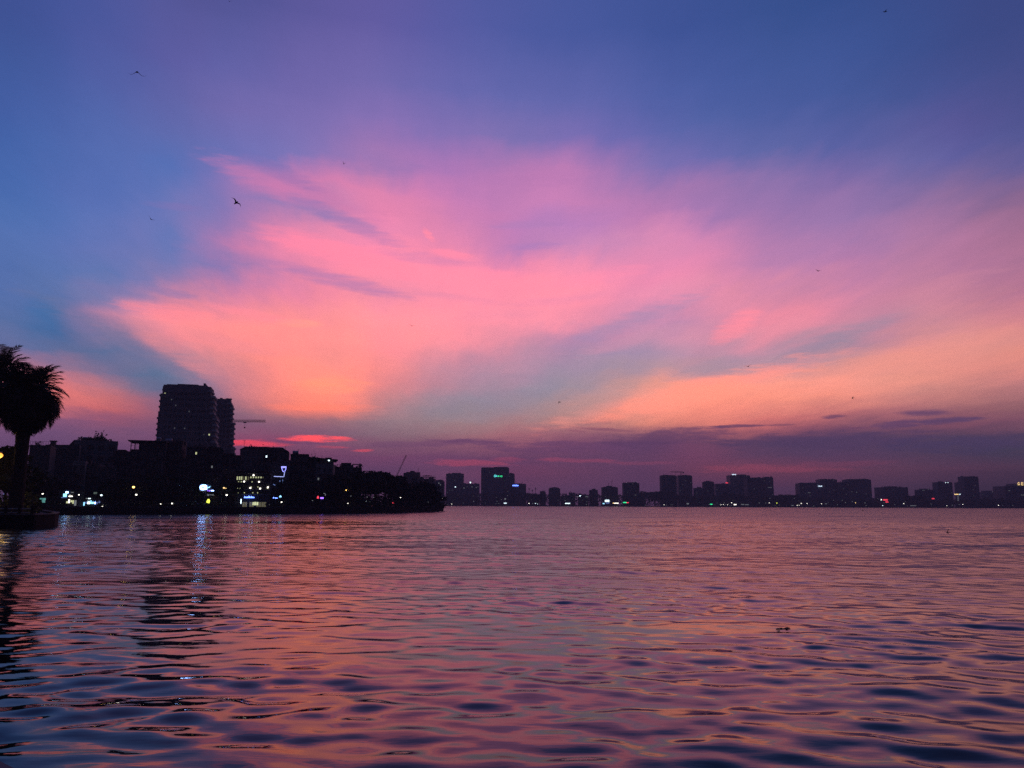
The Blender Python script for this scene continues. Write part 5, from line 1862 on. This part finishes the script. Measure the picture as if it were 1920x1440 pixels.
FLAMPS = [(888, 940, 'dim', 0.9), (932, 940, 'dim', 0.8), (930, 944.5, 'dim', 0.7), (935, 944, 'dim', 0.7), (940, 937, 'dim', 0.8), (952, 929, 'dim', 0.7), (992, 944, 'white', 1.0), (999, 944.3, 'dim', 0.9), (1004, 943.8, 'cool', 0.9), (1008, 944.8, 'cool', 0.7),
                          (1060, 938.5, 'dim', 0.8), (1047, 938, 'dim', 0.6), (1100, 946, 'dim', 0.9), (1101, 941, 'dim', 0.6), (1166, 944, 'dim', 0.8), (1246, 946.5, 'white', 0.6), (1250.5, 946.8, 'dim', 0.7), (1259, 946.5, 'dim', 0.7), (1262, 946.5, 'dim', 0.6), (1211, 947.2, 'dim', 0.7),
                          (1340, 946.5, 'dim', 0.6), (1346, 943, 'dim', 0.6), (1353, 946.5, 'white', 0.8), (1357.5, 946, 'white', 0.7), (1361, 946, 'dim', 0.9), (1359, 942.5, 'dim', 0.8), (1365.5, 946.5, 'white', 0.6), (1373, 942.6, 'white', 1.0), (1372.5, 947.5, 'dim', 0.7), (1425, 943, 'dim', 1.0), (1437.5, 943.2, 'dim', 0.9), (1444, 943, 'white', 0.8),
                          (1445, 934, 'dim', 0.9), (1491, 934.3, 'dim', 0.8), (1455, 948, 'dim', 0.6), (1463, 947, 'dim', 0.7), (1496.5, 947.5, 'white', 0.8), (1500, 947.2, 'white', 0.6), (1504, 944, 'white', 1.0), (1515, 944.2, 'white', 0.8), (1527.5, 949, 'dim', 0.8), (1542, 944.6, 'white', 0.8), (1555, 942.5, 'dim', 0.6), (1565, 938, 'dim', 0.8), (1572, 946.2, 'dim', 0.9), (1581, 938, 'dim', 0.8), (1587.5, 942.4, 'dim', 1.0), (1600, 940.2, 'dim', 0.9), (1624, 942.8, 'dim', 1.0), (1626, 948, 'dim', 0.9),
                          (1657.3, 947.8, 'cool', 1.1), (1660, 942.8, 'dim', 0.8), (1697, 944.2, 'white', 0.9), (1695, 945, 'dim', 0.7), (1680, 946, 'dim', 0.7), (1703.5, 948.4, 'dim', 0.5), (1720, 947.6, 'dim', 0.7), (1748, 944.5, 'dim', 0.7), (1749, 946.4, 'dim', 0.6), (1778, 948, 'white', 0.7), (1788, 947.4, 'dim', 0.9), (1801, 945.8, 'dim', 0.9), (1808, 945.7, 'white', 0.9), (1875, 947.4, 'white', 0.9), (1883, 947.4, 'dim', 0.6), (1902, 947.6, 'dim', 0.8), (868, 943, 'dim', 0.5), (910, 943, 'dim', 0.5)]
by_foot = {}
for f_ in sorted(FLAMPS):
    by_foot.setdefault((next(n for lim, n in FOOT if f_[0] < lim), 'faint' if f_[2] == 'dim' else ('bluish white' if f_[2] == 'cool' else 'bright white')), []).append(f_)
for (foot, look), ls in by_foot.items():
    for i, (px, py, kind, r) in enumerate(ls):
        if len(ls) == 1:
            lab = 'only %s shore lamp below %s' % (look, foot)
        else:
            lab = '%s %s shore lamp below %s, from the point' % (ORD[i], look, foot)
        far_lamp(px, py, kind, r, lab)
for (px, py, kind, r, lab) in [(1458, 943.2, 'yellow', 1.1, 'single yellow lamp among the white ones on the far shore'), (1606, 942.8, 'amber', 1.0, 'single orange lamp below the broad double slab'), (838, 946, 'dim', 0.8, 'pale upright light just off the tip of the point'), (846.5, 945, 'white', 0.8, 'white lamp first on the far shore right of the point'), (1802.5, 926.8, 'cool', 1.3, 'white lamp high beside the tallest right slab'), (1654.5, 937, 'white', 1.3, 'white light at the end of the red shore sign')]:
    far_lamp(px, py, kind, r, lab, None)


def far_sign(label, boxes, depth=1290.0, name='lit_sign'):
    px, py = boxes[0][1], boxes[0][3]
    q = at(px, py, depth)
    root = thing(name, label, 'sign', (q.x, depth, FLOOR))
    zs = []
    for (kind, x0, x1, y0, y1) in boxes:
        a, b_ = at(x0, y1, depth), at(x1, y0, depth)
        MB().box(a.x - q.x, b_.x - q.x, -0.3, 0.3, max(a.z - FLOOR, 0.2), max(b_.z - FLOOR, 0.6)).build('sign_panel', G[kind], root)
        zs.append(a.z - FLOOR)
    MB().tube((0.3, 0.7, 0), (0.3, 0.7, max(max(zs), 1.0)), 0.15, n=5).build('pole', M['metal'], root)
    return root


far_sign('big white blue lit block sign below the stepped block with masts', [('cool', 1134.2, 1142.6, 937.0, 941.2), ('cyan', 1130, 1133.6, 943.2, 945.2), ('dimblue', 1136, 1142.4, 941.8, 944.6)])
far_sign('cream white light bar beside the big white blue block sign', [('amber', 1149, 1151.4, 942.7, 944.2), ('white', 1151.5, 1160, 942.7, 944.2)])
far_sign('green light bar with a red end on the far shore', [('green', 1168.4, 1174.6, 941.2, 943.2), ('red', 1174.7, 1178.6, 941.4, 943.4)])
far_sign('pale blue light bar on the shore below the squat grey block', [('cool', 1059.4, 1069, 943.0, 944.8)])
far_sign('cyan white lit patch at the foot of the green signed tower', [('cool', 944.8, 950, 942.6, 944.4), ('dim', 946, 948.6, 934, 937)])
far_sign('faint pair of pale bars high in the wood left of the cut corner block', [('cool', 1086, 1089.4, 928.9, 930.5), ('dim', 1081, 1084.6, 931, 932), ('dim', 1097.6, 1102.2, 930.6, 931.8)])
far_sign('small white tilted panel in the wood below the equal slabs', [('dim', 1287.6, 1291.6, 943.2, 945.8)])
far_sign('small green bar sign below the slim peaked tower', [('green', 1331.6, 1335.6, 944.6, 946.4), ('dim', 1329, 1330.6, 945.2, 946.4)])
far_sign('row of white shop lights below the pale hazy slab', [('white', 1376, 1380.6, 945.2, 947.0), ('dim', 1389.6, 1395.4, 945, 946.6), ('dim', 1397.4, 1404, 945.6, 947)])
far_sign('dim white bars of light left of the notched slab', [('dim', 1484, 1488, 947, 948.2)])
far_sign('red shore sign with a lower red bar under the wide low slab', [('red', 1656.2, 1664.2, 936.0, 938.6), ('red', 1660.6, 1665.4, 940.2, 942.2)])
far_sign('long thin pale light bar at the waterline under the wide low slab', [('dim', 1707, 1716.6, 947.6, 948.8)])
far_sign('red oval sign below the mid height block', [('red', 1747, 1751.6, 933.8, 936.0)])
far_sign('pinkish bar with a hanging string of white lights beside the tallest slab', [('amber', 1789.6, 1797, 926.0, 927.6)] + [('dim', 1795.6, 1797.2, 928.6 + i * 1.9, 929.8 + i * 1.9) for i in range(6)])
far_sign('dim white bar sign left of the two close lamps', [('dim', 1547, 1550.6, 944.0, 945.2)])


# ------------------------------------------------------------------ quay railing
def railing():
    root = thing('quay_railing', 'low post and rail fence on the quay wall lit from above by the sodium lamp', 'railing', (-52.5, 86.2, GROUND + 0.27))
    xs = [-0.15, -1.55, -3.05, -4.6, -6.1, -7.6, -9.1]
    for x in xs:
        MB().box(x - 0.14, x + 0.14, -0.14, 0.14, 0.004, 0.82).box(x - 0.18, x + 0.18, -0.18, 0.18, 0.822, 0.90).build('post', M['stone'], root)
    for a, b_ in zip(xs[:-1], xs[1:]):
        MB().box(b_ + 0.142, a - 0.142, -0.06, 0.06, 0.50, 0.62).build('rail', M['rail'], root)
        MB().box(b_ + 0.142, a - 0.142, -0.05, 0.05, 0.10, 0.18).build('rail', M['rail'], root)


railing()


# ------------------------------------------------------------------ birds
def bird_mesh(flap=0.3, bend=0.0, seed=0):
    """one closed surface from wing tip to wing tip; half span 1"""
    st = [(0.0, 0.40, -0.34, 0.105, 0.0), (0.055, 0.35, -0.52, 0.085, 0.0), (0.12, 0.17, -0.14, 0.05, 0.02), (0.30, 0.21, -0.04, 0.026, 0.16), (0.55, 0.15, 0.00, 0.018, 0.30), (0.80, 0.00, -0.08, 0.012, 0.30), (1.0, -0.18, -0.21, 0.004, 0.22)]
    full = [(-s, a, b_, t, z) for (s, a, b_, t, z) in st[:0:-1]] + st
    mb = MB()
    vs, fs = [], []
    for (s, a, b_, t, z) in full:
        zz = z * flap / 0.3 + bend * s
        m = (a + b_) / 2
        vs += [(s, a, zz), (s, m + (a - m) * 0.45, zz + t), (s, m + (b_ - m) * 0.5, zz + t * 0.6), (s, b_, zz), (s, m + (b_ - m) * 0.5, zz - t * 0.5), (s, m + (a - m) * 0.45, zz - t * 0.9)]
    n = len(full)
    for i in range(n - 1):
        for j in range(6):
            a, b_ = i * 6 + j, i * 6 + (j + 1) % 6
            fs.append((a, b_, b_ + 6, a + 6))
    fs.append(tuple(range(5, -1, -1)))
    fs.append(tuple((n - 1) * 6 + j for j in range(6)))
    mb._add(vs, fs)
    me = mb.mesh('bird', M['bird'])
    me.polygons.foreach_set('use_smooth', [True] * len(me.polygons))
    return me


BM = [bird_mesh(0.28), bird_mesh(0.75), bird_mesh(-0.35)]
for (px, py, span, k, rot, lab) in [
        (257, 135, 27, 2, (0.35, -0.10, 0.5), 'dark bird with spread wings high in the blue sky over the palm side'),
        (443, 380, 23, 0, (1.25, 0.72, 0.35), 'tilted dark bird beside the tip of the pink cloud streak'),
        (644.5, 307.5, 9, 1, (0.3, 0.1, 0.9), 'tiny dark bird at the upper edge of the pink cloud'),
        (772, 611, 12, 0, (0.10, 0.06, 0.3), 'small reddish dark bird over the brightest pink cloud'),
        (1534.5, 508, 14, 0, (0.08, 0.02, 0.2), 'small level bird over the mauve cloud far from the towers'),
        (1049, 753.5, 12, 2, (0.3, -0.35, 1.0), 'small dark bird with drooped wings in the grey gap above the skyline'),
        (1598, 747, 9, 1, (0.9, 0.3, 0.8), 'faint bird in the orange cloud above the dark cloud wisps'),
        (1660, 22, 14, 0, (0.4, -0.6, 0.3), 'faint bird close to the top edge of the sky'),
        (430, 3, 7, 1, (0.2, 0.2, 0.6), 'tiny bird touching the top edge of the sky'),
        (1403, 687, 15, 0, (0.03, -0.28, 0.1), 'thin gliding bird in the grey blue gap above the orange band'),
        (283, 411, 15, 0, (0.05, 0.62, 0.15), 'thin slanting bird in the plain blue sky below the topmost one'),
        (1618, 958, 6, 1, (0.3, 0.1, 0.7), 'tiny bird skimming the water by the far embankment'),
        (1776, 999, 13, 1, (0.6, 0.75, 0.5), 'small swooping bird low over the open water'),
        (1807, 977, 5, 2, (0.4, 0.5, 0.4), 'tiny bird above the swooping one over open water'),
        (754, 970.5, 6, 1, (0.5, 0.2, 0.2), 'tiny bird just off the treed point over the water'),
        (613, 966, 6, 2, (0.6, 0.9, 0.3), 'tiny bird low over the water below the red and violet sign'),
        (786, 966.5, 5, 1, (0.9, 0.9, 0.3), 'tiny bird low over the water just off the domed tree'),
        (1126, 961, 6, 0, (0.5, 1.0, 0.3), 'tiny steeply banking bird under the big white blue block sign'),
        (1221, 967.5, 5, 0, (0.2, 0.0, 0.3), 'tiny bird on the water line under the equal slabs')]:
    size = 0.34
    dist = size * FPX / span
    d = pix_dir(px, py)
    p = Vector((0, 0, CAM_H)) + Vector(d) * dist
    if p.z < 0.25:
        # skim no lower than a hand above the water
        t = (CAM_H - 0.25) / max(-d[2], 1e-4)
        p = Vector((0, 0, CAM_H)) + Vector(d) * min(dist, t)
        size = span * (p - Vector((0, 0, CAM_H))).length / FPX
    o = link('bird', BM[k], None, p, rot, (size / 2,) * 3)
    tag(o, lab, 'bird', 'birds over the lake')

# ------------------------------------------------------------------ small floating things and a boat
def floating_leaves(px, py, n, size, label, name='floating_leaves', cat='leaves'):
    rr = random.Random(int(px))
    d = pix_dir(px, py)
    t = CAM_H / -d[2]
    root = thing(name, label, cat, (d[0] * t, d[1] * t, wave_height(d[0] * t, d[1] * t)))
    MB().tube((-size, 0.02, 0.0), (size * 0.7, 0.05, 0.012), 0.012, 0.006, 5).build('twig', M['bark'], root)
    for i in range(n):
        mb = MB()
        L_ = size * rr.uniform(0.6, 1.0)
        W = L_ * 0.38
        pts = [(-L_ / 2, 0, 0.0), (-L_ / 5, W / 2, 0.008), (L_ / 5, W / 2, 0.014), (L_ / 2, 0, 0.004), (L_ / 5, -W / 2, 0.014), (-L_ / 5, -W / 2, 0.008)]
        mb._add(pts, [(0, 5, 4, 3, 2, 1)])
        mb._add([(x, y, z - 0.006) for x, y, z in pts], [(0, 1, 2, 3, 4, 5)])
        q = mb.build('leaf', M['leaf'], root, (rr.uniform(-size, size) * 1.1, rr.uniform(-size, size) * 0.5, 0.004 + 0.004 * i))
        q.rotation_euler = (rr.uniform(-0.12, 0.12), rr.uniform(-0.1, 0.1), rr.uniform(0, 6))


floating_leaves(1472, 1180, 5, 0.20, 'dark clump of leaves and a twig floating on the open water')

q = at(1206, 947.6, 1262)
boat = thing('small_boat', 'small dark boat lying close under the far embankment', 'boat', (q.x, 1262, 0.0), 0.05)
hull = MB()
vs = []
for z, s in ((-0.25, 0.72), (0.75, 1.0)):
    vs += [(-5.2 * s, 0, z + 0.15 * s), (-3.6 * s, -1.1 * s, z), (3.4 * s, -1.2 * s, z), (4.6 * s, -0.8 * s, z), (4.6 * s, 0.8 * s, z), (3.4 * s, 1.2 * s, z), (-3.6 * s, 1.1 * s, z)]
hull._add(vs, [tuple(range(6, -1, -1)), tuple(range(7, 14))] + [(i, (i + 1) % 7, 7 + (i + 1) % 7, 7 + i) for i in range(7)])
hull.build('hull', M['dark'], boat)
cb = MB().box(-1.4, 2.4, -0.9, 0.9, 1.9, 2.05)
for x in (-1.3, 2.3):
    for y in (-0.8, 0.8):
        cb.box(x - 0.05, x + 0.05, y - 0.05, y + 0.05, 0.76, 1.898)
cb.build('canopy', M['metal'], boat)

# pale ledge of the quay the view is taken from, just clipping the lower corner
def on_plane(px, py, z):
    d = pix_dir(px, py)
    t = (CAM_H - z) / -d[2]
    return (d[0] * t, d[1] * t)


a, b_ = on_plane(0, 1427, 1.15), on_plane(28, 1441, 1.15)
dv = Vector((b_[0] - a[0], b_[1] - a[1])).normalized()
e0 = Vector(a) - dv * 3.0
e1 = Vector(b_) + dv * 1.2
nl = Vector((-dv.y, dv.x))
if nl.y > 0:
    nl = -nl
ledge = thing('quay_ledge', 'pale painted ledge corner at the lowest corner of the view', 'ledge', (a[0], a[1], 0))
rel = [Vector((p.x - a[0], p.y - a[1])) for p in (e0, e1, e1 + nl * 2.4, e0 + nl * 2.4)]
poly = [(p.x, p.y) for p in rel]
if sum(poly[i][0] * poly[(i + 1) % 4][1] - poly[(i + 1) % 4][0] * poly[i][1] for i in range(4)) < 0:
    poly = poly[::-1]
MB().prism(poly, -1.0, 1.15).build('concrete_edge', M['pale'], ledge)

# ------------------------------------------------------------------ air
def haze():
    mb = MB().box(-2260, 2260, -2260, 2260, -2.2, 98)
    m = bpy.data.materials.new('evening_haze')
    m.use_nodes = True
    nt = m.node_tree
    nt.nodes.clear()
    v = nt.nodes.new('ShaderNodeVolumePrincipled')
    v.inputs['Color'].default_value = (0.80, 0.82, 0.90, 1)
    v.inputs['Density'].default_value = HAZE
    v.inputs['Anisotropy'].default_value = 0.0
    out = nt.nodes.new('ShaderNodeOutputMaterial')
    nt.links.new(v.outputs[0], out.inputs['Volume'])
    o = mb.build('haze', m)
    o['kind'] = 'stuff'
    return o


haze()
